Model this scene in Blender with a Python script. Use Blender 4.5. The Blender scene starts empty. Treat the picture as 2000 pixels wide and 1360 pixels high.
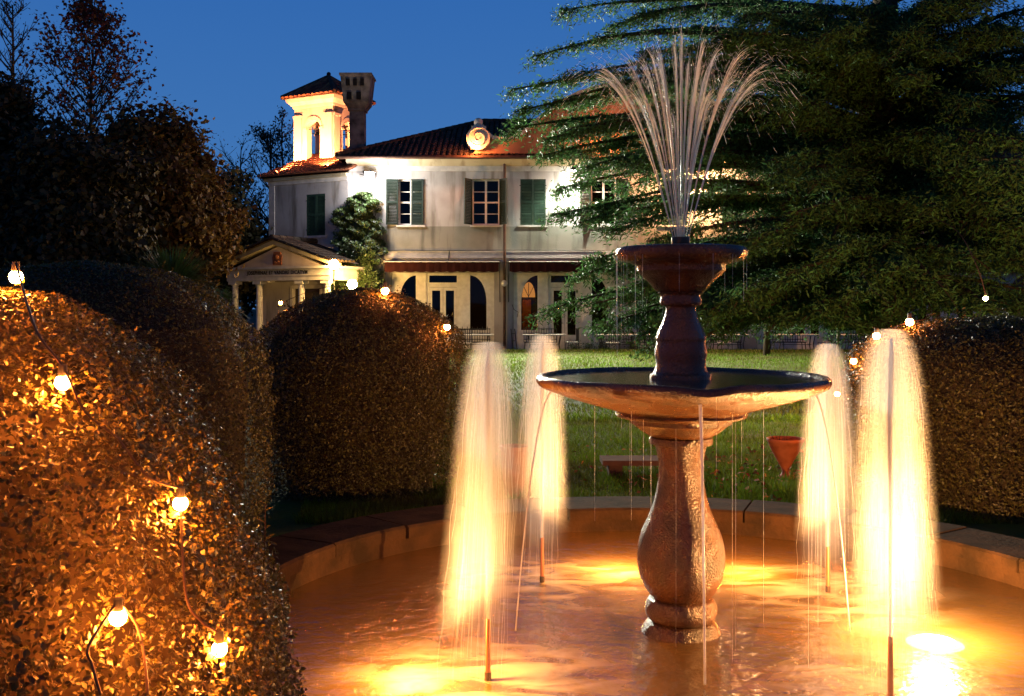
import bpy, math, random
import numpy as np
from mathutils import Vector, Matrix, noise

random.seed(7)
RNG = np.random.default_rng(7)
SC = bpy.context.scene
COL = SC.collection
R = math.radians

# ------------------------------------------------------------------ camera
F, HOR, CAMZ = 1950.0, 600.0, 1.6
cam = bpy.data.objects.new('camera', bpy.data.cameras.new('camera'))
COL.objects.link(cam)
cam.location = (0, 0, CAMZ)
cam.rotation_euler = (R(90), 0, 0)
cam.data.sensor_width = 36
cam.data.lens = 36 * F / 2000
cam.data.shift_y = -(680 - HOR) / 2000
cam.data.clip_start = 0.05
cam.data.clip_end = 2000
SC.camera = cam

# ------------------------------------------------------------------ sky at dusk
W = bpy.data.worlds.new('World')
SC.world = W
W.use_nodes = True
nt = W.node_tree
nt.nodes.clear()
wo = nt.nodes.new('ShaderNodeOutputWorld')
bg = nt.nodes.new('ShaderNodeBackground')
geo = nt.nodes.new('ShaderNodeTexCoord')
sep = nt.nodes.new('ShaderNodeSeparateXYZ')
rmp = nt.nodes.new('ShaderNodeValToRGB')
nt.links.new(geo.outputs['Generated'], sep.inputs[0])
nt.links.new(sep.outputs['Z'], rmp.inputs[0])
nt.links.new(rmp.outputs[0], bg.inputs[0])
nt.links.new(bg.outputs[0], wo.inputs[0])
e = rmp.color_ramp.elements
e[0].position = 0.0; e[0].color = (0.062, 0.19, 0.46, 1)
e[1].position = 1.0; e[1].color = (0.004, 0.02, 0.08, 1)
m = rmp.color_ramp.elements.new(0.14); m.color = (0.050, 0.175, 0.46, 1)
m = rmp.color_ramp.elements.new(0.30); m.color = (0.031, 0.138, 0.43, 1)
m = rmp.color_ramp.elements.new(0.52); m.color = (0.010, 0.050, 0.18, 1)
bg.inputs[1].default_value = 1.0

SC.view_settings.view_transform = 'Standard'
SC.view_settings.look = 'None'
SC.view_settings.exposure = 0.0
SC.view_settings.gamma = 1.0
SC.view_settings.use_curve_mapping = False
SC.render.engine = 'CYCLES'
cy = SC.cycles
cy.use_denoising = True
cy.max_bounces = 6
cy.diffuse_bounces = 3
cy.glossy_bounces = 2
cy.transmission_bounces = 4
cy.transparent_max_bounces = 24
cy.volume_bounces = 1
cy.volume_step_rate = 0.6
cy.caustics_reflective = False
cy.caustics_refractive = False
cy.sample_clamp_indirect = 4.0
cy.use_light_tree = True

# lamp powers and colours (most are built below with a fitting; the added spill lamps have none)
WARM = (1.0, 0.24, 0.03)
POOLC = (1.0, 0.40, 0.085)
WHITE = (1.0, 1.0, 0.80)
AMBER = (1.0, 0.28, 0.075)
P_BULB = 2100.0          # emission of a bulb's glass
P_POOL = 190.0
P_SPILL = 55.0
P_JET = 520.0
JETC = (1.0, 0.50, 0.17)
P_FLOOD = 95000.0

# ------------------------------------------------------------------ helpers
def at(px, py, Y):
    return Vector(((px - 1000) / F * Y, Y, CAMZ - (py - HOR) / F * Y))

def tag(o, label=None, cat=None, group=None, kind=None):
    if label: o['label'] = label
    if cat: o['category'] = cat
    if group: o['group'] = group
    if kind: o['kind'] = kind
    return o

def thing(name, loc, label, cat, group=None):
    o = bpy.data.objects.new(name, None)
    o.empty_display_size = 0.2
    COL.objects.link(o)
    o.location = loc
    return tag(o, label, cat, group)

def wloc(o):
    p = Vector((0, 0, 0))
    while o:
        p = p + o.location
        o = o.parent
    return p

def link(o, parent=None):
    """o's mesh is in world coordinates; keep it there under its parent."""
    COL.objects.link(o)
    if parent:
        p = wloc(parent)
        o.parent = parent
        if o.type == 'MESH' and not o.get('_local'):
            o.data.transform(Matrix.Translation(-p))
        elif not o.get('_local'):
            o.location = o.location - p
    return o

def np_mesh(name, V, Fc, mat, parent=None, smooth=False, kind=None):
    V = np.asarray(V, np.float32); Fc = np.asarray(Fc, np.int32)
    me = bpy.data.meshes.new(name)
    k = Fc.shape[1]
    me.vertices.add(len(V)); me.vertices.foreach_set('co', V.ravel())
    me.loops.add(Fc.size); me.loops.foreach_set('vertex_index', Fc.ravel())
    me.polygons.add(len(Fc))
    me.polygons.foreach_set('loop_start', np.arange(0, Fc.size, k, dtype=np.int32))
    if smooth: me.polygons.foreach_set('use_smooth', np.ones(len(Fc), bool))
    me.update(calc_edges=True)
    me.materials.append(mat)
    o = bpy.data.objects.new(name, me)
    link(o, parent)
    if kind: o['kind'] = kind
    return o

class MB:
    def __init__(s, M=None):
        s.v, s.f, s.M = [], [], M
    def add(s, vs, fs):
        n = len(s.v)
        for p in vs:
            p = Vector(p)
            s.v.append(s.M @ p if s.M else p)
        s.f += [tuple(i + n for i in q) for q in fs]
        return s
    def box(s, x0, x1, y0, y1, z0, z1):
        return s.add([(x0,y0,z0),(x1,y0,z0),(x1,y1,z0),(x0,y1,z0),(x0,y0,z1),(x1,y0,z1),(x1,y1,z1),(x0,y1,z1)],
                     [(0,3,2,1),(4,5,6,7),(0,1,5,4),(1,2,6,5),(2,3,7,6),(3,0,4,7)])
    def frustum(s, cx, cy_, z0, z1, hx0, hy0, hx1, hy1):
        return s.add([(cx-hx0,cy_-hy0,z0),(cx+hx0,cy_-hy0,z0),(cx+hx0,cy_+hy0,z0),(cx-hx0,cy_+hy0,z0),
                      (cx-hx1,cy_-hy1,z1),(cx+hx1,cy_-hy1,z1),(cx+hx1,cy_+hy1,z1),(cx-hx1,cy_+hy1,z1)],
                     [(0,3,2,1),(4,5,6,7),(0,1,5,4),(1,2,6,5),(2,3,7,6),(3,0,4,7)])
    def prism(s, poly, y0, y1):
        """poly in (x,z), extruded along y"""
        n = len(poly)
        vs = [(x, y0, z) for x, z in poly] + [(x, y1, z) for x, z in poly]
        fs = [tuple(range(n)), tuple(range(2*n-1, n-1, -1))]
        fs += [((i+1) % n, i, i+n, (i+1) % n + n) for i in range(n)]
        return s.add(vs, fs)
    def lathe(s, prof, c=(0,0,0), n=48, close=False):
        vs, fs = [], []
        for r, z in prof:
            for i in range(n):
                a = 2*math.pi*i/n
                vs.append((c[0]+r*math.cos(a), c[1]+r*math.sin(a), c[2]+z))
        for j in range(len(prof)-1):
            for i in range(n):
                k = (i+1) % n
                fs.append((j*n+i, j*n+k, (j+1)*n+k, (j+1)*n+i))
        if close:
            fs.append(tuple(range(n-1, -1, -1)))
            fs.append(tuple((len(prof)-1)*n+i for i in range(n)))
        return s.add(vs, fs)
    def tube(s, pts, rad, n=6, cap=True):
        pts = [Vector(p) for p in pts]
        if not hasattr(rad, '__len__'): rad = [rad]*len(pts)
        vs, fs = [], []
        up = Vector((0.31, 0.17, 0.93))
        for i, p in enumerate(pts):
            d = (pts[min(i+1, len(pts)-1)] - pts[max(i-1, 0)])
            if d.length < 1e-9: d = Vector((0,0,1))
            d.normalize()
            a = d.cross(up)
            if a.length < 1e-3: a = d.cross(Vector((1,0,0)))
            a.normalize(); b = d.cross(a)
            for k in range(n):
                t = 2*math.pi*k/n
                vs.append(p + (a*math.cos(t) + b*math.sin(t))*rad[i])
        for i in range(len(pts)-1):
            for k in range(n):
                q = (k+1) % n
                fs.append((i*n+k, i*n+q, (i+1)*n+q, (i+1)*n+k))
        if cap:
            fs.append(tuple(range(n-1, -1, -1))); fs.append(tuple((len(pts)-1)*n+k for k in range(n)))
        return s.add(vs, fs)
    def ball(s, c, r, n=16, m=10, sz=1.0):
        prof = [(max(r*math.sin(math.pi*j/m), 1e-4), -r*sz*math.cos(math.pi*j/m)) for j in range(m+1)]
        return s.lathe(prof, c, n)
    def build(s, name, mat, parent=None, smooth=False, kind=None, label=None, auto=None):
        me = bpy.data.meshes.new(name)
        me.from_pydata([tuple(v) for v in s.v], [], s.f)
        me.update()
        me.materials.append(mat)
        if smooth:
            me.polygons.foreach_set('use_smooth', np.ones(len(me.polygons), bool))
            if auto: me.set_sharp_from_angle(angle=R(auto))
        o = bpy.data.objects.new(name, me)
        link(o, parent)
        if kind: o['kind'] = kind
        if label: o['label'] = label
        return o

def children(o):
    return [c for c in COL.objects if c.parent == o]

def copy_tree(o, parent=None):
    c = o.copy(); COL.objects.link(c)
    if parent: c.parent = parent
    for ch in children(o): copy_tree(ch, c)
    return c

def lamp(name, loc, color, power, radius=0.05, parent=None, spot=None, aim=None, blend=0.5):
    l = bpy.data.lights.new(name, 'SPOT' if spot else 'POINT')
    l.color = color; l.energy = power; l.shadow_soft_size = radius
    o = bpy.data.objects.new(name, l)
    o.location = loc
    if spot:
        l.spot_size = R(spot); l.spot_blend = blend
        o.rotation_euler = Vector(aim).to_track_quat('-Z', 'Y').to_euler()
    link(o, parent)
    return o

# ------------------------------------------------------------------ materials
def mat(name, col, rough=0.7, spec=0.3, col2=None, scale=5.0, detail=4.0, mix=(0.35, 0.65), bump=0.0, bscale=30.0,
        transl=0.0, metal=0.0, stretch=None, rnd=0.0, coat=0.0, rvar=0.0):
    M = bpy.data.materials.new(name); M.use_nodes = True
    t = M.node_tree; N = t.nodes; L = t.links
    b = N['Principled BSDF']; out = N['Material Output']
    b.inputs['Roughness'].default_value = rough
    b.inputs['Specular IOR Level'].default_value = spec
    b.inputs['Metallic'].default_value = metal
    if coat: b.inputs['Coat Weight'].default_value = coat; b.inputs['Coat Roughness'].default_value = 0.12
    b.inputs['Base Color'].default_value = (*col, 1)
    tc = N.new('ShaderNodeTexCoord'); src = tc.outputs['Object']
    if stretch:
        mp = N.new('ShaderNodeMapping'); mp.inputs['Scale'].default_value = stretch
        L.new(src, mp.inputs[0]); src = mp.outputs[0]
    colout = None
    if col2 is not None:
        nz = N.new('ShaderNodeTexNoise'); nz.inputs['Scale'].default_value = scale; nz.inputs['Detail'].default_value = detail
        L.new(src, nz.inputs['Vector'])
        mr = N.new('ShaderNodeMapRange'); mr.inputs[1].default_value = mix[0]; mr.inputs[2].default_value = mix[1]
        L.new(nz.outputs['Fac'], mr.inputs[0])
        mx = N.new('ShaderNodeMix'); mx.data_type = 'RGBA'
        mx.inputs[6].default_value = (*col, 1); mx.inputs[7].default_value = (*col2, 1)
        L.new(mr.outputs[0], mx.inputs[0])
        colout = mx.outputs[2]
        if rvar:
            m2 = N.new('ShaderNodeMapRange'); m2.inputs[3].default_value = rough; m2.inputs[4].default_value = min(1, rough+rvar)
            L.new(mr.outputs[0], m2.inputs[0]); L.new(m2.outputs[0], b.inputs['Roughness'])
    if rnd:
        g = N.new('ShaderNodeNewGeometry')
        hv = N.new('ShaderNodeHueSaturation')
        m3 = N.new('ShaderNodeMapRange'); m3.inputs[3].default_value = 1-rnd; m3.inputs[4].default_value = 1+rnd
        L.new(g.outputs['Random Per Island'], m3.inputs[0]); L.new(m3.outputs[0], hv.inputs['Value'])
        m4 = N.new('ShaderNodeMapRange'); m4.inputs[3].default_value = 0.5-rnd*0.06; m4.inputs[4].default_value = 0.5+rnd*0.04
        L.new(g.outputs['Random Per Island'], m4.inputs[0]); L.new(m4.outputs[0], hv.inputs['Hue'])
        if colout: L.new(colout, hv.inputs['Color'])
        else: hv.inputs['Color'].default_value = (*col, 1)
        colout = hv.outputs[0]
    if colout: L.new(colout, b.inputs['Base Color'])
    if bump:
        n2 = N.new('ShaderNodeTexNoise'); n2.inputs['Scale'].default_value = bscale; n2.inputs['Detail'].default_value = 5
        L.new(src, n2.inputs['Vector'])
        bp = N.new('ShaderNodeBump'); bp.inputs['Strength'].default_value = bump; bp.inputs['Distance'].default_value = 0.02
        L.new(n2.outputs['Fac'], bp.inputs['Height']); L.new(bp.outputs[0], b.inputs['Normal'])
    if transl:
        tr = N.new('ShaderNodeBsdfTranslucent'); tr.inputs[0].default_value = (*col, 1)
        if colout: L.new(colout, tr.inputs[0])
        ms = N.new('ShaderNodeMixShader'); ms.inputs[0].default_value = transl
        L.new(b.outputs[0], ms.inputs[1]); L.new(tr.outputs[0], ms.inputs[2]); L.new(ms.outputs[0], out.inputs[0])
    return M

def emit(name, col, strength):
    M = bpy.data.materials.new(name); M.use_nodes = True
    N = M.node_tree.nodes; N.clear()
    em = N.new('ShaderNodeEmission'); em.inputs[0].default_value = (*col, 1); em.inputs[1].default_value = strength
    out = N.new('ShaderNodeOutputMaterial'); M.node_tree.links.new(em.outputs[0], out.inputs[0])
    return M

def glass(name, tint=(0.55, 0.52, 0.48), refl=0.015):
    M = bpy.data.materials.new(name); M.use_nodes = True
    N = M.node_tree.nodes; L = M.node_tree.links; N.clear()
    t = N.new('ShaderNodeBsdfTransparent'); t.inputs[0].default_value = (*tint, 1)
    g = N.new('ShaderNodeBsdfGlossy'); g.inputs['Roughness'].default_value = 0.03
    ms = N.new('ShaderNodeMixShader'); ms.inputs[0].default_value = refl
    out = N.new('ShaderNodeOutputMaterial')
    L.new(t.outputs[0], ms.inputs[1]); L.new(g.outputs[0], ms.inputs[2]); L.new(ms.outputs[0], out.inputs[0])
    return M

m_leaf = mat('boxwood_leaf', (0.062, 0.052, 0.013), 0.45, 0.3, rnd=0.6, transl=0.18)
m_twig = mat('twig', (0.035, 0.025, 0.015), 0.9, 0.1)
m_bark = mat('bark', (0.06, 0.045, 0.03), 0.9, 0.1, (0.03, 0.022, 0.015), 6, bump=0.8, bscale=14, stretch=(1, 1, 0.2))
m_cedar = mat('cedar_needles', (0.052, 0.112, 0.034), 0.65, 0.08, rnd=0.65, transl=0.2)
m_autumn = mat('autumn_leaf', (0.085, 0.05, 0.015), 0.6, 0.2, rnd=0.6, transl=0.25)
m_red = mat('red_leaf', (0.22, 0.055, 0.022), 0.6, 0.2, rnd=0.6, transl=0.25)
m_dark = mat('evergreen_leaf', (0.035, 0.03, 0.012), 0.6, 0.2, rnd=0.5)
m_ivy = mat('ivy_leaf', (0.05, 0.08, 0.025), 0.4, 0.4, rnd=0.6, transl=0.15)
m_blade = mat('spiky_blade', (0.05, 0.10, 0.03), 0.4, 0.4, rnd=0.4, transl=0.2)
m_grass = mat('grass_blade', (0.085, 0.145, 0.010), 0.7, 0.08, (0.085, 0.075, 0.018), 0.9, 5, (0.45, 0.68), rnd=0.5, transl=0.3)
m_lawn = mat('lawn_soil', (0.055, 0.09, 0.010), 0.9, 0.1, (0.06, 0.05, 0.02), 2.2, bump=0.6, bscale=25)
m_soil = mat('bare_soil', (0.05, 0.035, 0.02), 0.95, 0.1, (0.03, 0.02, 0.012), 4, bump=0.6, bscale=20)
m_gravel = mat('terrace_gravel', (0.20, 0.17, 0.13), 0.9, 0.1, (0.12, 0.10, 0.08), 12, bump=0.5, bscale=40)
m_fstone = mat('wet_fountain_stone', (0.125, 0.050, 0.014), 0.16, 0.55, (0.035, 0.014, 0.005), 7, 6, (0.38, 0.66), 0.6, 105, rvar=0.3)
m_coping = mat('pool_stone', (0.085, 0.045, 0.022), 0.95, 0.05, (0.04, 0.025, 0.014), 5, 6, (0.35, 0.65), 0.5, 35)
m_poolfl = mat('pool_floor', (0.30, 0.15, 0.035), 0.8, 0.2, (0.12, 0.055, 0.015), 2.5, 5)
m_copper = mat('copper_pipe', (0.55, 0.20, 0.09), 0.35, 0.5, metal=0.7)
m_black = mat('black_metal', (0.02, 0.02, 0.02), 0.5, 0.3)
m_nozzle = mat('dark_bronze', (0.06, 0.035, 0.02), 0.4, 0.4, metal=0.4)
m_water = mat('falling_water', (0.92, 0.92, 0.90), 0.3, 0.3, transl=0.5)
m_core = mat('core_water', (0.93, 0.93, 0.9), 0.3, 0.3, transl=0.62)
m_terra = mat('terracotta', (0.42, 0.12, 0.05), 0.7, 0.2, (0.30, 0.08, 0.03), 14, bump=0.2)
m_slab = mat('brown_stone', (0.09, 0.042, 0.03), 0.95, 0.03, (0.12, 0.06, 0.04), 6, bump=0.3)
m_white = mat('white_paint', (0.70, 0.66, 0.62), 0.55, 0.3, (0.58, 0.54, 0.50), 6, bump=0.05)
m_trim = mat('string_course', (0.62, 0.57, 0.55), 0.7, 0.2, (0.45, 0.42, 0.41), 4, bump=0.2)
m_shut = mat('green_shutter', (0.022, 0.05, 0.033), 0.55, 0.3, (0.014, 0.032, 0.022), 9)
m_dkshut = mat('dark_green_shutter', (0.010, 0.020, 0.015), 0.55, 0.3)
m_tile = mat('roof_tile', (0.24, 0.085, 0.045), 0.8, 0.15, (0.12, 0.055, 0.035), 3.0, rnd=0.35, bump=0.3)
m_dtile = mat('old_roof_tile', (0.07, 0.045, 0.032), 0.85, 0.15, (0.035, 0.025, 0.02), 2.0, rnd=0.35, bump=0.3)
m_awn = mat('awning_cloth', (0.045, 0.010, 0.009), 0.8, 0.1, (0.03, 0.007, 0.007), 3)
m_iron = mat('wrought_iron', (0.03, 0.028, 0.026), 0.5, 0.3)
m_ttop = mat('pale_table_top', (0.62, 0.60, 0.56), 0.5, 0.3)
m_room = mat('dark_room', (0.06, 0.045, 0.035), 0.9, 0.1)
m_door = mat('dark_door', (0.05, 0.035, 0.025), 0.6, 0.3)
m_pipe = mat('rusty_downpipe', (0.09, 0.04, 0.025), 0.6, 0.3, (0.05, 0.025, 0.018), 8)
m_ink = mat('inscription_paint', (0.04, 0.035, 0.03), 0.8, 0.1)
m_relief = mat('terracotta_relief', (0.30, 0.10, 0.06), 0.8, 0.1, (0.18, 0.08, 0.05), 20, bump=0.8, bscale=25)
m_soot = mat('sooty_stone', (0.19, 0.155, 0.135), 0.85, 0.1, (0.055, 0.045, 0.04), 3, 6, bump=0.4)
m_slot = mat('slot_shade_black', (0.012, 0.01, 0.01), 0.95, 0.05)  # near-black colour painted as the shade inside the chimney's slots
m_curtain = mat('orange_curtain', (0.55, 0.22, 0.05), 0.8, 0.1, transl=0.4)
m_cable = mat('brown_cable', (0.05, 0.025, 0.015), 0.5, 0.4)
m_glass = glass('window_glass')
m_bulb = emit('warm_bulb_glass', WARM, P_BULB)
m_bulb2 = emit('dimmer_bulb_glass', (1.0, .26, .05), 520)
m_globe = emit('garden_globe_glass', (1.0, 0.58, 0.16), 420)
m_floodl = emit('flood_lens', WHITE, 700)
m_amberl = emit('amber_lens', AMBER, 60)
m_deepl = emit('deep_pool_lens', (1.0, 0.5, 0.15), .8)
m_pooll = emit('pool_lens', (1.0, 0.66, 0.30), 60)
m_lit = emit('lit_lunette_glass', (1.0, 0.42, 0.10), 1.6)
m_sconce = mat('opal_globe', (0.75, 0.75, 0.78), 0.25, 0.5, transl=0.3)

def plaster(name, c1, c2, c3):
    """weathered limewash: three tones at two scales, vertical rain streaks, hairline grain"""
    M = bpy.data.materials.new(name); M.use_nodes = True
    t = M.node_tree; N = t.nodes; L = t.links; b = N['Principled BSDF']
    b.inputs['Roughness'].default_value = 0.9; b.inputs['Specular IOR Level'].default_value = 0.15
    tc = N.new('ShaderNodeTexCoord')
    def nz(scale, st, lo, hi, det=6):
        mp = N.new('ShaderNodeMapping'); mp.inputs['Scale'].default_value = st; L.new(tc.outputs['Object'], mp.inputs[0])
        n = N.new('ShaderNodeTexNoise'); n.inputs['Scale'].default_value = scale; n.inputs['Detail'].default_value = det
        L.new(mp.outputs[0], n.inputs['Vector'])
        r = N.new('ShaderNodeMapRange'); r.inputs[1].default_value = lo; r.inputs[2].default_value = hi
        L.new(n.outputs['Fac'], r.inputs[0]); return r.outputs[0]
    def mixc(f, a, c):
        x = N.new('ShaderNodeMix'); x.data_type = 'RGBA'; L.new(f, x.inputs[0])
        if isinstance(a, tuple): x.inputs[6].default_value = (*a, 1)
        else: L.new(a, x.inputs[6])
        x.inputs[7].default_value = (*c, 1); return x.outputs[2]
    a = mixc(nz(0.9, (1, 1, 1), 0.42, 0.66), c1, c2)
    s = nz(1.3, (2.2, 1, 0.35), 0.52, 0.72)
    a = mixc(s, a, c3)
    L.new(a, b.inputs['Base Color'])
    n2 = N.new('ShaderNodeTexNoise'); n2.inputs['Scale'].default_value = 18; n2.inputs['Detail'].default_value = 6
    L.new(tc.outputs['Object'], n2.inputs['Vector'])
    bp = N.new('ShaderNodeBump'); bp.inputs['Strength'].default_value = 0.35; bp.inputs['Distance'].default_value = 0.02
    L.new(n2.outputs['Fac'], bp.inputs['Height']); L.new(bp.outputs[0], b.inputs['Normal'])
    return M
m_plaster = plaster('limewash_plaster', (0.44, 0.405, 0.405), (0.33, 0.30, 0.29), (0.17, 0.145, 0.125))
m_stained = plaster('stained_plaster', (0.27, 0.255, 0.23), (0.19, 0.18, 0.155), (0.10, 0.09, 0.08))
m_cornice = plaster('ochre_cornice', (0.46, 0.40, 0.28), (0.38, 0.32, 0.22), (0.26, 0.20, 0.13))
m_gable = plaster('rusty_stucco', (0.38, 0.20, 0.12), (0.28, 0.13, 0.07), (0.20, 0.09, 0.05))
m_ptower = plaster('tower_plaster', (0.60, 0.50, 0.42), (0.52, 0.42, 0.36), (0.42, 0.32, 0.26))

# ------------------------------------------------------------------ where things stand
PC = Vector((0.82, 4.85, 0.0))      # pool centre
R_IN, R_OUT, ZRIM, ZW, ZG = 2.15, 2.6, 0.20, 0.03, 0.10
JETS = [(-0.101, 4.20, 'near'), (1.49, 3.93, 'near'), (0.172, 5.70, 'far'), (1.74, 5.50, 'far')]
POOLLAMPS = [(-0.50, 4.16, 0), (1.99, 4.70, 1), (0.66, 5.95, 2), (1.36, 5.88, 3)]

# ------------------------------------------------------------------ ground
def lawn_z(x, y):
    return ZG + 0.02*math.sin(x*0.7+1)*math.sin(y*0.45) * min(1, max(0, (math.hypot(x-PC.x, y-PC.y)-R_OUT)/2))
vs, fs = [], []
NA, NR = 144, 48
X0, X1, Y0, Y1 = -60, 60, -12, 35.4
for j in range(NR+1):
    t = (j/NR)**1.8
    for i in range(NA):
        a = 2*math.pi*i/NA
        dx, dy = math.cos(a), math.sin(a)
        ds = []
        if dx > 1e-6: ds.append((X1-PC.x)/dx)
        if dx < -1e-6: ds.append((X0-PC.x)/dx)
        if dy > 1e-6: ds.append((Y1-PC.y)/dy)
        if dy < -1e-6: ds.append((Y0-PC.y)/dy)
        r = (R_OUT-0.06)*(1-t) + min(ds)*t
        x, y = PC.x+dx*r, PC.y+dy*r
        vs.append((x, y, lawn_z(x, y)))
for i in range(NA):                                  # a skirt down to the terrace
    x, y, z = vs[NR*NA+i]; vs.append((x, y, -0.3))
for j in range(NR+1):
    for i in range(NA):
        k = (i+1) % NA
        fs.append((j*NA+i, (j+1)*NA+i, (j+1)*NA+k, j*NA+k))
np_mesh('lawn', vs, fs, m_lawn, smooth=True, kind='structure')
b = MB()
rr = [R_OUT+0.1, 60, 300, 900]
b.lathe([(r, -0.20) for r in rr], (PC.x, PC.y, 0), 96)
b.build('ground', m_soil, kind='structure')
MB().box(-40, 40, 35.41, 60, -0.6, -0.10).build('terrace', m_gravel, kind='structure')

def scatter_grass(n, x0, x1, y0, y1, h0, h1, w, power=1.0):
    u = RNG.random(n)**power
    y = y0 + (y1-y0)*u
    sx0 = np.maximum(x0, -0.13*y-0.6); sx1 = np.minimum(x1, 0.42*y+1.0)
    x = sx0 + (sx1-sx0)*RNG.random(n)
    d = np.hypot(x-PC.x, y-PC.y)
    k = d > R_OUT+0.01
    x, y = x[k], y[k]; n = len(x)
    cl = np.sin(x*3.1+np.sin(y*2.3)*2)*np.sin(y*2.7+1.3)*0.3+0.85
    h = (h0+(h1-h0)*RNG.random(n))*cl
    a = RNG.random(n)*2*np.pi
    lean = RNG.normal(0, 0.4, (n, 2))*h[:, None]
    z = np.full(n, ZG-0.005)
    V = np.empty((n, 3, 3), np.float32)
    V[:, 0] = np.c_[x-np.cos(a)*w, y-np.sin(a)*w, z]
    V[:, 1] = np.c_[x+np.cos(a)*w, y+np.sin(a)*w, z]
    V[:, 2] = np.c_[x+lean[:, 0], y+lean[:, 1], z+h]
    return V.reshape(-1, 3)
G = np.concatenate([scatter_grass(120000, -2.2, 6.5, 6.9, 13.5, 0.03, 0.085, 0.004, 1.25),
                    scatter_grass(60000, -5, 14, 13, 35.3, 0.05, 0.11, 0.011, 1.2),
                    scatter_grass(5000, 2.1, 2.9, 7.35, 8.6, 0.06, 0.15, 0.005)])
np_mesh('grass', G, np.arange(len(G)).reshape(-1, 3), m_grass, kind='stuff')

# ------------------------------------------------------------------ leaves
def leaf_cloud(name, P, Nn, size, m, parent, aspect=0.5, flat=0.0, spread=0.9, kind='stuff', fold=0.25, bias=None):
    """one folded four-point leaf per position; P centres, Nn preferred normals"""
    P = np.asarray(P, float); n = len(P)
    Nn = np.asarray(Nn, float)
    if Nn.ndim == 1: Nn = np.tile(Nn, (n, 1))
    nrm = Nn + RNG.normal(0, spread, (n, 3)); nrm /= np.linalg.norm(nrm, axis=1)[:, None]+1e-9
    d = RNG.normal(0, 1, (n, 3))
    if bias is not None: d = d*0.6 + bias
    d -= (d*nrm).sum(1)[:, None]*nrm; d /= np.linalg.norm(d, axis=1)[:, None]+1e-9
    s = np.cross(nrm, d)
    L = (np.full(n, size) if np.isscalar(size) else np.asarray(size))*RNG.uniform(0.65, 1.25, n)
    w = L*aspect*RNG.uniform(0.75, 1.15, n)*0.5
    V = np.empty((n, 4, 3))
    V[:, 0] = P - d*(L/2)[:, None]
    V[:, 1] = P + s*w[:, None] + nrm*(w*fold)[:, None] + d*(L*0.05)[:, None]
    V[:, 2] = P + d*(L/2)[:, None]
    V[:, 3] = P - s*w[:, None] + nrm*(w*fold)[:, None] + d*(L*0.05)[:, None]
    i = np.arange(n)*4
    Fc = np.concatenate([np.c_[i, i+1, i+2], np.c_[i, i+2, i+3]]).astype(np.int32)
    return np_mesh(name, V.reshape(-1, 3), Fc, m, parent, kind=kind)

def lump(a, z, seed, f=3.0):
    return noise.noise((math.cos(a)*f*0.6+seed, math.sin(a)*f*0.6, z*f))

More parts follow.
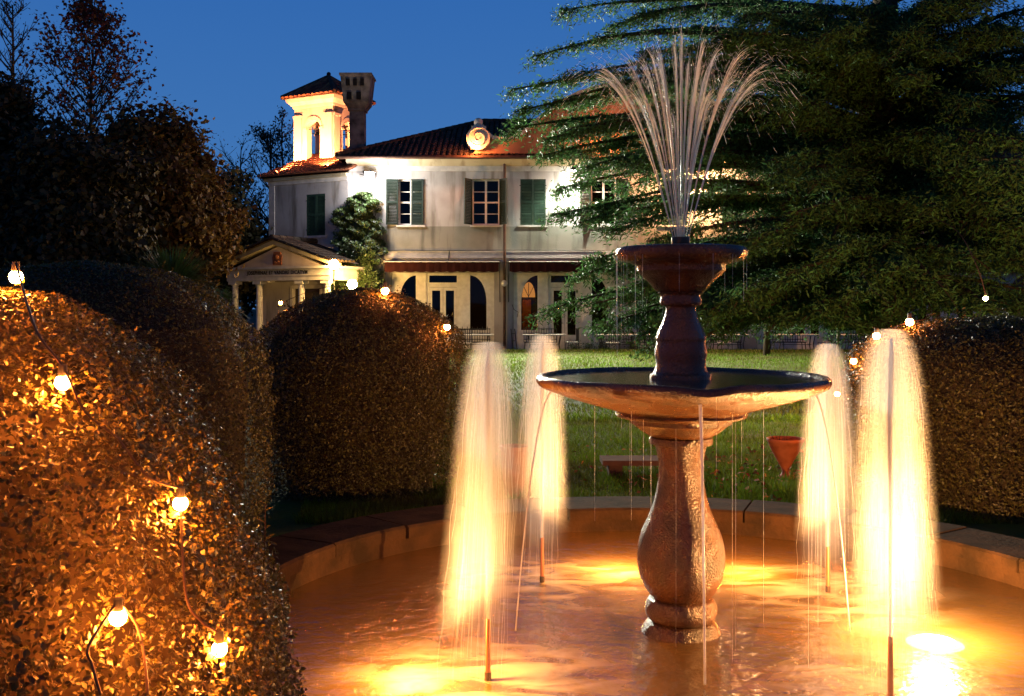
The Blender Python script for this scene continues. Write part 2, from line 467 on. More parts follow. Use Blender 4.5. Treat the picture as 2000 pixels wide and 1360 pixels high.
class Hedge:
    def __init__(s, cx, cy_, zr, seed, amp=0.05):
        s.cx, s.cy, s.seed, s.amp = cx, cy_, seed, amp
        s.z = np.array([p[0] for p in zr]); s.r = np.array([p[1] for p in zr])
    def rad(s, z, a):
        if z > s.z[-1]: return 0.0
        return float(np.interp(z, s.z, s.r))*(1 + s.amp*lump(a, z, s.seed))
    def point(s, a, z, off=0.0):
        r = s.rad(z, a)+off
        return Vector((s.cx+r*math.cos(a), s.cy+r*math.sin(a), z))
    def normal(s, a, z):
        dz = 0.03
        g = (float(np.interp(z-dz, s.z, s.r))-float(np.interp(z+dz, s.z, s.r)))/(2*dz)
        n = Vector((math.cos(a), math.sin(a), max(-1, min(6, g)))); n.normalize(); return n
    def hit(s, px, py, off=0.03):
        best = None
        d = Vector(((px-1000)/F, 1, -(py-HOR)/F))
        for k in range(3000):
            Y = 0.4 + k*0.004
            p = Vector((0, 0, CAMZ)) + d*Y
            if abs(p.y-s.cy) > 2.2: continue
            a = math.atan2(p.y-s.cy, p.x-s.cx)
            g = math.hypot(p.x-s.cx, p.y-s.cy)-s.rad(p.z, a) if p.z < s.z[-1] else 0.5+p.z-s.z[-1]
            if g <= 0: best = (g, p, a); break
            if best is None or g < best[0]: best = (g, p.copy(), a)
        g, p, a = best
        return p + s.normal(a, min(p.z, s.z[-1]-0.02))*off
    def build(s, label, nleaf, size, far_keep=0.35):
        root = thing('boxwood_hedge', (s.cx, s.cy, ZG), label, 'hedge', 'clipped boxwood hedges round the pool')
        # area weighted sampling of the lathe
        zz = np.linspace(s.z[0], s.z[-1]-1e-3, 400)
        rr_ = np.interp(zz, s.z, s.r)
        ds = np.hypot(np.gradient(zz), np.gradient(rr_))
        w = np.maximum(rr_, 0.05)*ds; w /= w.sum()
        cam_a = math.atan2(-s.cy, -s.cx)
        P, Nn = [], []
        zs = RNG.choice(zz, nleaf*2, p=w); aa = RNG.random(nleaf*2)*2*math.pi; kp = RNG.random(nleaf*2)
        dp = RNG.random(nleaf*2)
        for z, a, k, d in zip(zs, aa, kp, dp):
            if len(P) >= nleaf: break
            if math.cos(a-cam_a) < -0.25 and k > far_keep: continue
            n = s.normal(a, z)
            bump_ = 0.045*noise.noise((a*5, z*6, s.seed+4))+0.03*noise.noise((a*16, z*17, s.seed))
            o = bump_ + 0.02 - 0.13*d**1.4
            P.append(s.point(a, z, o)); Nn.append((n.x*0.6, n.y*0.6, n.z*0.6+0.25))
        for _ in range(420):
            z = RNG.choice(zz, p=w); a = RNG.random()*2*math.pi
            n = s.normal(a, z); d = (n+Vector((RNG.normal(0, .45), RNG.normal(0, .45), RNG.normal(.25, .35)))).normalized()
            ln = size*RNG.uniform(1.0, 3.6); p = s.point(a, z, .0)
            for q in range(6):
                P.append(p+d*(ln*(q+1)/6)+Vector(RNG.normal(0, size*.22, 3))); Nn.append((n.x*.3, n.y*.3, .5))
        fol = leaf_cloud('foliage', np.array([tuple(p) for p in P]), Nn, size, m_leaf, root, aspect=0.55, spread=0.55)
        b = MB()
        n = 48; prof = []
        vs, fs = [], []
        zl = list(np.linspace(s.z[0]-0.05, s.z[-1]-0.05, 26))
        for z in zl:
            for i in range(n):
                a = 2*math.pi*i/n
                p = s.point(a, max(z, s.z[0]), -0.13-0.03*abs(lump(a, z, 9, 8)))
                if s.rad(max(z, s.z[0]), a) < 0.12: p = Vector((s.cx+0.02*math.cos(a), s.cy+0.02*math.sin(a), z))
                vs.append((p.x, p.y, z))
        for j in range(len(zl)-1):
            for i in range(n):
                k = (i+1) % n
                fs.append((j*n+i, j*n+k, (j+1)*n+k, (j+1)*n+i))
        b.add(vs, fs).build('inner_twigs', m_twig, root, kind='stuff')
        s.root = root
        return root

H1 = Hedge(-1.45, 2.2, [(.05,.86),(.3,.945),(.74,.935),(1.0,.88),(1.15,.825),(1.28,.75),(1.40,.68),(1.49,.60),(1.57,.50),(1.63,.37),(1.68,.0)], 1.3, 0.05)
H2 = Hedge(-2.55, 6.0, [(.1,1.0),(.8,1.07),(1.23,1.05),(1.48,.94),(1.72,.68),(1.82,.44),(1.88,0)], 5.1, 0.05)
H3 = Hedge(-1.26, 8.3, [(.1,.72),(.5,.82),(1.0,.89),(1.2,.88),(1.4,.80),(1.55,.64),(1.66,.44),(1.72,.26),(1.755,0)], 8.7, 0.06)
H4 = Hedge(3.94, 8.0, [(.1,1.12),(.6,1.25),(1.0,1.25),(1.2,1.18),(1.34,1.0),(1.45,.72),(1.50,.42),(1.53,0)], 12.2, 0.07)
h1 = H1.build('large boxwood dome nearest the camera, hung with five glowing bulbs', 160000, 0.0138)
h2 = H2.build('dark rounded boxwood dome behind the bulb-lit hedge, beside the portico', 60000, 0.021)
h3 = H3.build('dark round boxwood dome left of the water jets, in front of the villa', 60000, 0.023)
h4 = H4.build('broad boxwood hedge to the right of the pool, under the cedar', 70000, 0.025)

# the nearest leaves of the nearest hedge are pieces of their own
lm = bpy.data.meshes.new('leaf')
LV = [(0,0,0),(0.006,0.006,0.0016),(0.0075,0.012,0.0018),(0.005,0.019,0.001),(0,0.024,-0.001),(-0.005,0.019,0.001),(-0.0075,0.012,0.0018),(-0.006,0.006,0.0016),(0,0.012,0)]
lm.from_pydata(LV, [], [(0,1,8),(1,2,8),(2,3,8),(3,4,8),(4,5,8),(5,6,8),(6,7,8),(7,0,8)])
lm.materials.append(m_leaf); lm.update()
k = 0
while k < 300:
    px, py = random.uniform(20, 560), random.uniform(620, 1350)
    p = H1.hit(px, py, 0.014)
    a = math.atan2(p.y-H1.cy, p.x-H1.cx)
    if math.hypot(p.x-H1.cx, p.y-H1.cy) > H1.rad(min(p.z, 1.6), a)+0.05: continue
    n = H1.normal(a, min(p.z, 1.6)) + Vector((random.gauss(0, .5), random.gauss(0, .5), random.gauss(0, .5)+.2))
    o = bpy.data.objects.new('leaf', lm); o['_local'] = 1
    COL.objects.link(o); o.parent = h1
    o.location = p - h1.location
    o.rotation_euler = (Matrix.Rotation(random.uniform(0, 6.28), 3, 'Z')).to_euler()
    q = n.to_track_quat('Z', 'Y') @ Matrix.Rotation(random.uniform(0, 6.28), 3, 'Z').to_quaternion()
    o.rotation_euler = q.to_euler()
    s_ = random.uniform(0.55, 0.85); o.scale = (s_, s_, s_)
    k += 1

# a stray shoot growing out of the nearest hedge
sp = thing('hedge_shoot', H1.hit(515, 1105, 0.0), 'thin leafy shoot sticking up from the edge of the bulb-lit hedge', 'shoot')
p0 = wloc(sp)
top = p0 + Vector((0.004, 0.0, 0.145))
MB().tube([p0-Vector((0.02,0,0.05)), p0, p0+Vector((0.003,0,.07)), top], [.0016,.0015,.0012,.0008], 5).build('stem', m_twig, sp)
for i, (dz, sx, ln) in enumerate([(.0,1,.03),(.03,-1,.02),(.058,1,.032),(.085,1,.018),(.1,-1,.022),(.125,1,.022),(.145,-1,.012)]):
    o = bpy.data.objects.new('leaf', lm); o['_local'] = 1; COL.objects.link(o); o.parent = sp
    o.location = Vector((0.002, 0, dz)); s_ = ln/0.024
    o.scale = (s_*0.7, s_, s_)
    o.rotation_euler = (R(35), R(20*sx), R(-80*sx))

# ------------------------------------------------------------------ pool
pool = thing('fountain_pool', (PC.x, PC.y, 0), 'round stone-rimmed pool of amber lit water', 'pool')
MB().lathe([(0.001, -0.42), (R_IN+.02, -0.42)], (PC.x, PC.y, 0), 72).build('pool_floor', m_poolfl, pool)
MB().lathe([(R_IN, -0.45), (R_IN, 0.12)], (PC.x, PC.y, 0), 96).build('inner_wall', m_coping, pool, smooth=True)
NB = 22
for i in range(NB):
    a0, a1 = 2*math.pi*(i+0.012)/NB+0.06, 2*math.pi*(i+0.988)/NB+0.06
    b = MB(); vs, fs = [], []
    dz = random.uniform(-.006, .006); dr = random.uniform(-.008, .008)
    sec = [(R_IN-0.02+dr, 0.12+dz), (R_IN-0.02+dr, ZRIM-0.015+dz), (R_IN-0.005+dr, ZRIM+dz), (R_OUT-.015, ZRIM+dz-.004), (R_OUT, ZRIM-.02+dz), (R_OUT, 0.02)]
    st = 6
    for j in range(st+1):
        a = a0+(a1-a0)*j/st
        for r, z in sec: vs.append((PC.x+r*math.cos(a), PC.y+r*math.sin(a), z))
    m_ = len(sec)
    for j in range(st):
        for q in range(m_):
            k = (q+1) % m_
            fs.append((j*m_+q, j*m_+k, (j+1)*m_+k, (j+1)*m_+q))
    fs += [tuple(range(m_)), tuple(st*m_+q for q in range(m_-1, -1, -1))]
    b.add(vs, fs).build('coping_block', m_coping, pool)
MB().lathe([(R_IN+.001, 0.1), (R_OUT-.02, 0.1), (R_OUT-.02, -.3)], (PC.x, PC.y, 0), 72).build('rim_bed', m_soil, pool)

def water_mat():
    M = bpy.data.materials.new('murky_pool_water'); M.use_nodes = True
    t = M.node_tree; N = t.nodes; L = t.links; N.clear()
    out = N.new('ShaderNodeOutputMaterial')
    g = N.new('ShaderNodeNewGeometry')
    # where the falling water strikes: foam
    acc = None
    for x, y, _ in JETS:
        v = N.new('ShaderNodeVectorMath'); v.operation = 'DISTANCE'; v.inputs[1].default_value = (x, y, ZW)
        L.new(g.outputs['Position'], v.inputs[0])
        if acc is None: acc = v.outputs['Value']
        else:
            mn = N.new('ShaderNodeMath'); mn.operation = 'MINIMUM'; L.new(acc, mn.inputs[0]); L.new(v.outputs['Value'], mn.inputs[1]); acc = mn.outputs[0]
    mr = N.new('ShaderNodeMapRange'); mr.interpolation_type = 'SMOOTHSTEP'
    mr.inputs[1].default_value = 0.85; mr.inputs[2].default_value = 0.12
    L.new(acc, mr.inputs[0])
    nz = N.new('ShaderNodeTexNoise'); nz.inputs['Scale'].default_value = 3.2; nz.inputs['Detail'].default_value = 6; nz.inputs['Distortion'].default_value = .7
    mp = N.new('ShaderNodeMapping'); mp.inputs['Scale'].default_value = (0.8, 1.8, 1)
    L.new(g.outputs['Position'], mp.inputs[0]); L.new(mp.outputs[0], nz.inputs['Vector'])
    m2 = N.new('ShaderNodeMapRange'); m2.inputs[1].default_value = 0.40; m2.inputs[2].default_value = 0.62
    L.new(nz.outputs['Fac'], m2.inputs[0])
    fm = N.new('ShaderNodeMath'); fm.operation = 'MULTIPLY'; L.new(mr.outputs[0], fm.inputs[0]); L.new(m2.outputs[0], fm.inputs[1])
    col = N.new('ShaderNodeMix'); col.data_type = 'RGBA'
    col.inputs[6].default_value = (0.19, 0.115, 0.037, 1); col.inputs[7].default_value = (0.75, 0.64, 0.48, 1)
    L.new(fm.outputs[0], col.inputs[0])
    tr = N.new('ShaderNodeBsdfTranslucent'); L.new(col.outputs[2], tr.inputs[0])
    df = N.new('ShaderNodeBsdfDiffuse'); L.new(col.outputs[2], df.inputs[0])
    tp = N.new('ShaderNodeBsdfTransparent'); tp.inputs[0].default_value = (0.95, 0.72, 0.36, 1)
    s1 = N.new('ShaderNodeMixShader'); s1.inputs[0].default_value = 0.45
    L.new(tr.outputs[0], s1.inputs[1]); L.new(df.outputs[0], s1.inputs[2])
    s2 = N.new('ShaderNodeMixShader'); 
    m5 = N.new('ShaderNodeMapRange'); m5.inputs[3].default_value = 0.16; m5.inputs[4].default_value = 0.08
    L.new(fm.outputs[0], m5.inputs[0]); L.new(m5.outputs[0], s2.inputs[0])
    L.new(s1.outputs[0], s2.inputs[1]); L.new(tp.outputs[0], s2.inputs[2])
    gl = N.new('ShaderNodeBsdfGlossy'); gl.inputs['Roughness'].default_value = 0.2
    rp = N.new('ShaderNodeTexNoise'); rp.inputs['Scale'].default_value = 14; rp.inputs['Detail'].default_value = 4
    L.new(g.outputs['Position'], rp.inputs['Vector'])
    bp = N.new('ShaderNodeBump'); bp.inputs['Strength'].default_value = 0.6; bp.inputs['Distance'].default_value = 0.02
    L.new(rp.outputs['Fac'], bp.inputs['Height']); L.new(bp.outputs[0], gl.inputs['Normal'])
    fr = N.new('ShaderNodeFresnel'); fr.inputs[0].default_value = 1.33
    L.new(bp.outputs[0], fr.inputs['Normal'])
    fw_ = N.new('ShaderNodeMath'); fw_.operation = 'MULTIPLY'; fw_.inputs[1].default_value = .40; L.new(fr.outputs[0], fw_.inputs[0])
    s3 = N.new('ShaderNodeMixShader'); L.new(fw_.outputs[0], s3.inputs[0])
    L.new(s2.outputs[0], s3.inputs[1]); L.new(gl.outputs[0], s3.inputs[2]); L.new(s3.outputs[0], out.inputs[0])
    return M
m_pool = water_mat()
MB().lathe([(r, ZW) for r in (0.001, .5, 1.0, 1.5, R_IN+.005)], (PC.x, PC.y, 0), 96).build('pool_water', m_pool, None, kind='structure')

for i, (x, y, jet) in enumerate(POOLLAMPS):
    seen = i == 1
    lab = ('submerged pool floodlight glaring through the water right of the fountain' if seen else
           ['submerged pool lamp glowing left of the nearest left water jet', '', 'submerged pool lamp glowing left of the fountain pedestal',
            'submerged pool lamp glowing right of the fountain pedestal'][i])
    t = thing('pool_floodlight', (x, y, -0.12), lab, 'pool lamp', 'submerged lamps in the pool')
    dz = 0.0 if seen else -.20
    MB().lathe([(.03,-.22+dz),(.05,-.21+dz),(.09,-.07+dz),(.11,-.03+dz),(.115,-.005+dz),(.10,dz)] if not seen else [(.04,-.30),(.06,-.29),(.12,-.05),(.14,.0),(.145,.012),(.13,.015)], (x, y, 0), 20).build('housing', m_nozzle, t, smooth=True)
    MB().lathe([(0.001,.02+dz),(.06,.015+dz),(.10,dz)] if not seen else [(0.001,.036),(.05,.0345),(.09,.031),(.13,.016)], (x, y, 0), 24).build('lens', m_pooll if seen else m_deepl, t, smooth=True)
    lamp('pool_light', (x+(.14 if i == 0 else 0), y, -.24 if i == 0 else -0.16), POOLC, 1.35*P_POOL*(.75, 1.0, .8, .8)[i], 0.08, t)
    if i < 2: lamp('added_spill_light', (x, y, ZW+(.26 if seen else .16)), (1, .46, .13) if seen else POOLC, P_SPILL*(7.5 if seen else 1.0), 0.0, t)  # added bare lamp above the water, brightens fountain and hedges; no fitting here
    jx, jy, _ = JETS[jet]
    dv = Vector((jx-x, jy-y, 0)).normalized()
    lamp('jet_light', Vector((x, y, ZW+.02))+dv*.05, JETC, P_JET*(1.25, 1.65, 1.2, 1.2)[i], 0.0, t, 64, (jx-x, jy-y, 1.15), 1.0)

# ------------------------------------------------------------------ fountain
FX, FY = PC.x, PC.y
ft = thing('tiered_fountain', (FX, FY, -.4), 'wet brown stone two-tiered fountain in the middle of the pool', 'fountain')
def smoothprof(p, k=3):
    out = []
    for i in range(len(p)-1):
        for j in range(k):
            t = j/k
            out.append((p[i][0]*(1-t)+p[i+1][0]*t, p[i][1]*(1-t)+p[i+1][1]*t))
    return out+[p[-1]]
def catmull(p, k=5):
    out = []
    for i in range(len(p)-1):
        a, b_, c, d = p[max(i-1,0)], p[i], p[i+1], p[min(i+2,len(p)-1)]
        for j in range(k):
            t = j/k
            q = []
            for m_ in (0, 1):
                q.append(0.5*(2*b_[m_]+(c[m_]-a[m_])*t+(2*a[m_]-5*b_[m_]+4*c[m_]-d[m_])*t*t+(3*b_[m_]-a[m_]-3*c[m_]+d[m_])*t**3))
            out.append((max(q[0], .001), q[1]))
    return out+[p[-1]]
c0 = (FX, FY, 0)
MB().lathe(catmull([(.24,-.42),(.235,-.1),(.205,.0),(.18,.05),(.16,.075),(.138,.085)]), c0, 56).build('foot', m_fstone, ft, smooth=True)
MB().lathe(catmull([(.135,.083),(.16,.095),(.173,.125),(.172,.155),(.155,.185),(.132,.195)]), c0, 56).build('foot_ring', m_fstone, ft, smooth=True)
MB().lathe(catmull([(.13,.19),(.165,.225),(.198,.29),(.211,.37),(.209,.43),(.193,.50),(.165,.565),(.138,.63),(.118,.71),(.108,.79),(.110,.86),(.122,.92),(.128,.938)]), c0, 64).build('baluster', m_fstone, ft, smooth=True)
MB().lathe([(.12,.935),(.152,.938),(.155,.95),(.152,.968),(.138,.972)], c0, 56).build('neck_ring', m_fstone, ft, smooth=True, auto=40)
LB = [(.14,.968),(.158,.978),(.185,.995),(.215,1.02),(.232,1.034),(.24,1.036),(.246,1.04),(.246,1.062),(.25,1.066),(.30,1.068),(.312,1.072),(.318,1.082),(.312,1.093),(.33,1.103),(.40,1.122),(.47,1.142),(.55,1.165),(.62,1.19),(.665,1.208),(.69,1.222),(.702,1.24),(.700,1.258),(.688,1.268),(.670,1.270),(.655,1.262),(.62,1.235),(.5,1.19),(.3,1.15),(.1,1.14)]
b = MB(); b.lathe(LB, c0, 96)
for v in b.v:                       # the pouring lip worn into the front edge
    a = math.atan2(v.y-FY, v.x-FX)+math.pi/2
    if v.z > 1.225 and abs(a) < .16: v.z -= 0.016*math.cos(a/.16*math.pi/2)
    k = 0.004*noise.noise((v.x*6, v.y*6, v.z*6)); v.x += k; v.y += k; v.z += k
b.build('lower_basin', m_fstone, ft, smooth=True, auto=50)
m_bw = mat('still_basin_water', (0.05, 0.035, 0.028), 0.12, 0.5, bump=0.12, bscale=18)
MB().lathe([(.08,1.254),(.3,1.254),(.648,1.254)], c0, 64).build('basin_water', m_bw, ft)
PD = catmull([(.16,1.15),(.15,1.265),(.142,1.275),(.128,1.29),(.120,1.33),(.127,1.38),(.118,1.43),(.122,1.45),(.108,1.49),(.088,1.53),(.076,1.57),(.073,1.595),(.078,1.605)],4)
MB().lathe(PD, c0, 40).build('pedestal', m_fstone, ft, smooth=True)
MB().lathe(catmull([(.07,1.602),(.094,1.608),(.101,1.625),(.097,1.648),(.10,1.66),(.112,1.668),(.10,1.672)]), c0, 48).build('pedestal_collar', m_fstone, ft, smooth=True)
UB = [(.09,1.670),(.115,1.675),(.132,1.69),(.148,1.712),(.172,1.737),(.196,1.757),(.208,1.770),(.214,1.775),(.214,1.800),(.220,1.806),(.236,1.808),(.245,1.816),(.280,1.820),(.302,1.830),(.314,1.85),(.317,1.868),(.310,1.884),(.296,1.890),(.282,1.884),(.24,1.85),(.10,1.83)]
MB().lathe(UB, c0, 72).build('upper_basin', m_fstone, ft, smooth=True, auto=50)
MB().lathe([(.02,1.876),(.27,1.876)], c0, 48).build('basin_water', m_bw, ft)
MB().lathe([(.025,1.83),(.03,1.86),(.045,1.885),(.045,1.93),(.0445,1.938),(.038,1.940),(.036,1.933),(.001,1.933)], c0, 32).build('spray_nozzle', m_nozzle, ft, smooth=True, auto=35)
SPOUTS = [(-92, .575), (184, .60), (-4, .60), (90, .6)]
for ang, r in SPOUTS:
    a = R(ang); d = Vector((math.cos(a), math.sin(a), 0))
    p = Vector((FX, FY, 1.205))+d*r
    MB().tube([p-d*.05, p, p+d*.025-Vector((0,0,.004))], [.012,.012,.012], 10).build('spout', m_black, ft, smooth=True, auto=40)

# ------------------------------------------------------------------ water in the air
def strands(paths, rads, name, parent, mat_=None, sides=3):
    """paths (n, k, 3), rads (n, k): thin threads of water as one mesh"""
    P = np.asarray(paths); n, k, _ = P.shape
    Rr = np.asarray(rads)
    D = np.gradient(P, axis=1); D /= np.linalg.norm(D, axis=2)[..., None]+1e-9
    ref = RNG.normal(0, 1, (n, 1, 3)); A = np.cross(D, ref); A /= np.linalg.norm(A, axis=2)[..., None]+1e-9
    B = np.cross(D, A)
    V = np.empty((n, k, sides, 3))
    for s in range(sides):
        t = 2*math.pi*s/sides
        V[:, :, s] = P + (A*math.cos(t)+B*math.sin(t))*Rr[..., None]
    idx = np.arange(n*k*sides).reshape(n, k, sides)
    Fc = []
    for s in range(sides):
        q = (s+1) % sides
        Fc.append(np.stack([idx[:, :-1, s], idx[:, :-1, q], idx[:, 1:, q], idx[:, 1:, s]], -1).reshape(-1, 4))
    return np_mesh(name, V.reshape(-1, 3), np.concatenate(Fc), mat_ or m_water, parent, smooth=True, kind='stuff')

def spray_volume(H, wind):
    M = bpy.data.materials.new('spray_mist'); M.use_nodes = True
    t = M.node_tree; N = t.nodes; L = t.links; N.clear()
    out = N.new('ShaderNodeOutputMaterial'); vs_ = N.new('ShaderNodeVolumeScatter')
    vs_.inputs['Color'].default_value = (1, .97, .9, 1); vs_.inputs['Anisotropy'].default_value = 0.4
    tc = N.new('ShaderNodeTexCoord'); sx = N.new('ShaderNodeSeparateXYZ'); L.new(tc.outputs['Object'], sx.inputs[0])
    def mth(op, a, b_=None, clamp=False):
        q = N.new('ShaderNodeMath'); q.operation = op; q.use_clamp = clamp
        for i, v in enumerate((a, b_)):
            if v is None: continue
            if isinstance(v, (int, float)): q.inputs[i].default_value = v
            else: L.new(v, q.inputs[i])
        return q.outputs[0]
    drop = mth('MAXIMUM', mth('SUBTRACT', H, sx.outputs['Z']), 0.0)
    dn = mth('DIVIDE', mth('ADD', drop, .004), 1.4)
    X = mth('SUBTRACT', sx.outputs['X'], mth('MULTIPLY', mth('POWER', dn, 1.5), wind))
    r = mth('SQRT', mth('ADD', mth('MULTIPLY', X, X), mth('MULTIPLY', sx.outputs['Y'], sx.outputs['Y'])))
    Rz = mth('MULTIPLY', mth('POWER', dn, .225), .205)
    u = mth('DIVIDE', r, Rz)
    mr = N.new('ShaderNodeMapRange'); mr.interpolation_type = 'SMOOTHSTEP'; mr.inputs[1].default_value = 1.0; mr.inputs[2].default_value = .05
    L.new(u, mr.inputs[0])
    fade = N.new('ShaderNodeMapRange'); fade.inputs[1].default_value = .18; fade.inputs[2].default_value = .88
    fade.inputs[3].default_value = 1.0; fade.inputs[4].default_value = .035
    L.new(dn, fade.inputs[0])
    mp = N.new('ShaderNodeMapping'); mp.inputs['Scale'].default_value = (38, 38, 1.6); L.new(tc.outputs['Object'], mp.inputs[0])
    nz = N.new('ShaderNodeTexNoise'); nz.inputs['Scale'].default_value = 1.0; nz.inputs['Detail'].default_value = 2; L.new(mp.outputs[0], nz.inputs['Vector'])
    st = N.new('ShaderNodeMapRange'); st.inputs[1].default_value = .3; st.inputs[2].default_value = .7; st.inputs[3].default_value = .35; st.inputs[4].default_value = 1.5
    L.new(nz.outputs['Fac'], st.inputs[0])
    d = mth('MULTIPLY', mth('MULTIPLY', mr.outputs[0], fade.outputs[0]), mth('MULTIPLY', st.outputs[0], 10.0))
    # the rising jet itself: a dense rope that widens as it climbs out of the pipe
    rc = mth('ADD', .013, mth('MULTIPLY', mth('SUBTRACT', 1.0, dn, True), .020))
    r0 = mth('SQRT', mth('ADD', mth('MULTIPLY', sx.outputs['X'], sx.outputs['X']), mth('MULTIPLY', sx.outputs['Y'], sx.outputs['Y'])))
    cm = N.new('ShaderNodeMapRange'); cm.interpolation_type = 'SMOOTHSTEP'; cm.inputs[1].default_value = 1.0; cm.inputs[2].default_value = .3
    L.new(mth('DIVIDE', r0, rc), cm.inputs[0])
    zc = N.new('ShaderNodeMapRange'); zc.inputs[1].default_value = .245; zc.inputs[2].default_value = .255; L.new(sx.outputs['Z'], zc.inputs[0])
    zt_ = N.new('ShaderNodeMapRange'); zt_.inputs[1].default_value = H*.98; zt_.inputs[2].default_value = H*.75; L.new(sx.outputs['Z'], zt_.inputs[0])
    d = mth('ADD', d, mth('MULTIPLY', mth('MULTIPLY', cm.outputs[0], zc.outputs[0]), mth('MULTIPLY', zt_.outputs[0], 42.0)))
    L.new(d, vs_.inputs['Density']); L.new(vs_.outputs[0], out.inputs['Volume'])
    return M

JTOP = [1.455, 1.515, 1.44, 1.40]
JLAB = ['tall water jet nearest the left, beside the dark round hedge', 'tall water jet at the right front, beside the glaring pool light',
        'water jet behind the left end of the lower basin', 'water jet behind the right end of the lower basin, by the terracotta pot']
for i, ((x, y, _), zt) in enumerate(zip(JETS, JTOP)):
    t = thing('water_jet', (x, y, ZW), JLAB[i], 'water jet', 'water jets round the fountain')
    zp = [0.290, 0.304, 0.284, 0.28][i]
    MB().tube([(x,y,-.42),(x,y,.10),(x,y,zp)], [.0115,.0115,.0095], 12).build('pipe', m_copper, t, smooth=True, auto=40)
    MB().tube([(x,y,-.42),(x,y,ZW+.035)], .0145, 12).build('pipe_sleeve', m_nozzle, t, smooth=True, auto=40)
    H = zt-zp
    b = MB()
    zs = [zp-.002+H*0.97*j/16 for j in range(17)]
    b.tube([(x+.004*math.sin(z*9+i)*((z-zp)/H), y, z) for z in zs], [.0062+.004*max(0,(z-zp)/H) for z in zs[:-1]]+[.004], 10)
    b.build('core_stream', m_core, t, smooth=True)
    n, k = 80, 12
    u = np.sqrt(RNG.random(n))**1.15 * 0.98 + np.abs(RNG.normal(0, .05, n))
    ang = RNG.random(n)*2*np.pi
    top = zt - np.abs(RNG.normal(0, .018, n)) - 0.02*u**2
    # where each thread begins and breaks up
    start = RNG.random(n)**1.6*0.55
    end = np.clip(start + RNG.uniform(.25, 1.0, n)*0.75, 0, 1.0)
    end[RNG.random(n) < .35] = 1.0
    s = np.linspace(0, 1, k)[None]*(end-start)[:, None]+start[:, None]
    drop_tot = (top-ZW)[:, None]
    z = top[:, None]-drop_tot*s**1.4
    drop = np.clip(top[:, None]-z, 0, None)
    wind = np.array([-.05, .02, -.03, .0])[i]
    rr_ = (0.165*(np.clip(drop+.004, 0, 9)/1.4)**.225)*u[:, None]
    wob = 1+.04*np.sin(z*23+ang[:, None]*7)
    P = np.stack([x+rr_*np.cos(ang)[:, None]*wob+wind*(drop/1.4)**1.5*(.4+u[:, None]), y+rr_*np.sin(ang)[:, None]*wob, z], -1)
    rad = (0.0006*(1-.72*(drop/1.42)))*RNG.uniform(.55, 1.3, n)[:, None]
    rad[:, -1] *= .2; rad[:, 0] *= .4
    strands(P, rad, 'falling_threads', t)
    HH = zt-ZW
    prof = [(.0015, 0.003)]+[(.205*((HH-zz+.004)/1.4)**.225, zz) for zz in np.linspace(.004, HH-.004, 22)]+[(.001, HH)]
    b = MB(); b.lathe(prof, (x, y, ZW), 28)
    for v in b.v: v.x += wind*(max(0, zt-v.z)/1.4)**1.5
    b.build('spray_mist', spray_volume(HH, wind), t, smooth=True)

# fan of fine streams from the top nozzle
fan = thing('fountain_spray', (FX, FY, 1.93), 'fan of fine water streams shooting up from the upper basin', 'spray')
STRE = [(4, 415, .02)]
for q in range(12):
    a = 2*math.pi*(q+.25)/12; STRE.append((158*math.cos(a)+random.uniform(-8, 8), random.uniform(312, 350), .38*math.sin(a)))
for q in range(8):
    a = 2*math.pi*(q+.6)/8; STRE.append((78*math.cos(a)+random.uniform(-6, 6), random.uniform(345, 382), .19*math.sin(a)))
for q in range(5):
    a = 2*math.pi*(q+.3)/5; STRE.append((74*math.cos(a), random.uniform(255, 300), .17*math.sin(a)))
g_ = 9.81
for j, (dx, hh, dep) in enumerate(STRE):
    dxm, hm = dx/402.0, hh/402.0
    n, k = 30, 16
    v0z = math.sqrt(2*g_*hm); ta = v0z/g_
    vx, vy = dxm/ta, dep/ta
    sc_ = RNG.normal(1, .022, n); ex = RNG.normal(0, .02, n); ey = RNG.normal(0, .02, n)
    for q_ in (sc_, ex, ey): q_[:10] = (q_[:10]-(q_ is sc_))*.35+(q_ is sc_)
    tend = ta*RNG.uniform(.45, 1.02, n); t0 = RNG.random(n)**2.5*ta*.6
    t0[:10] = 0; tend = np.maximum(tend, t0+.06)
    tt = t0[:, None]+(tend-t0)[:, None]*np.linspace(0, 1, k)[None]
    px_ = FX+dx/402*.09+(vx*sc_+ex)[:, None]*tt
    py_ = FY+dep*.09+(vy*sc_+ey)[:, None]*tt
    pz_ = 1.934+(v0z*sc_)[:, None]*tt-.5*g_*tt**2
    P = np.stack([px_, py_, pz_], -1)
    rad = .0011*(1-.70*np.clip(tt/ta, 0, 1.2)/1.2)*RNG.uniform(.6, 1.25, n)[:, None]
    rad[:10] *= 1.45; rad[10:] *= .6
    rad[:, -1] *= .2
    strands(P, rad, 'water_stream', fan)
    n, k = 70, 5
    sc_ = RNG.normal(.98, .04, n); ex = RNG.normal(0, .06, n); ey = RNG.normal(0, .06, n)
    t0 = ta*RNG.uniform(.6, 1.3, n); tt = t0[:, None]+(RNG.uniform(.012, .045, n))[:, None]*np.linspace(0, 1, k)[None]
    P = np.stack([FX+dx/402*.09+(vx*sc_+ex)[:, None]*tt, FY+dep*.09+(vy*sc_+ey)[:, None]*tt, 1.934+(v0z*sc_)[:, None]*tt-.5*g_*tt**2], -1)
    rad = np.full((n, k), .00042)*RNG.uniform(.5, 1.3, n)[:, None]; rad[:, 0] = rad[:, -1] = .0001
    strands(P, rad, 'spray_droplets', fan)

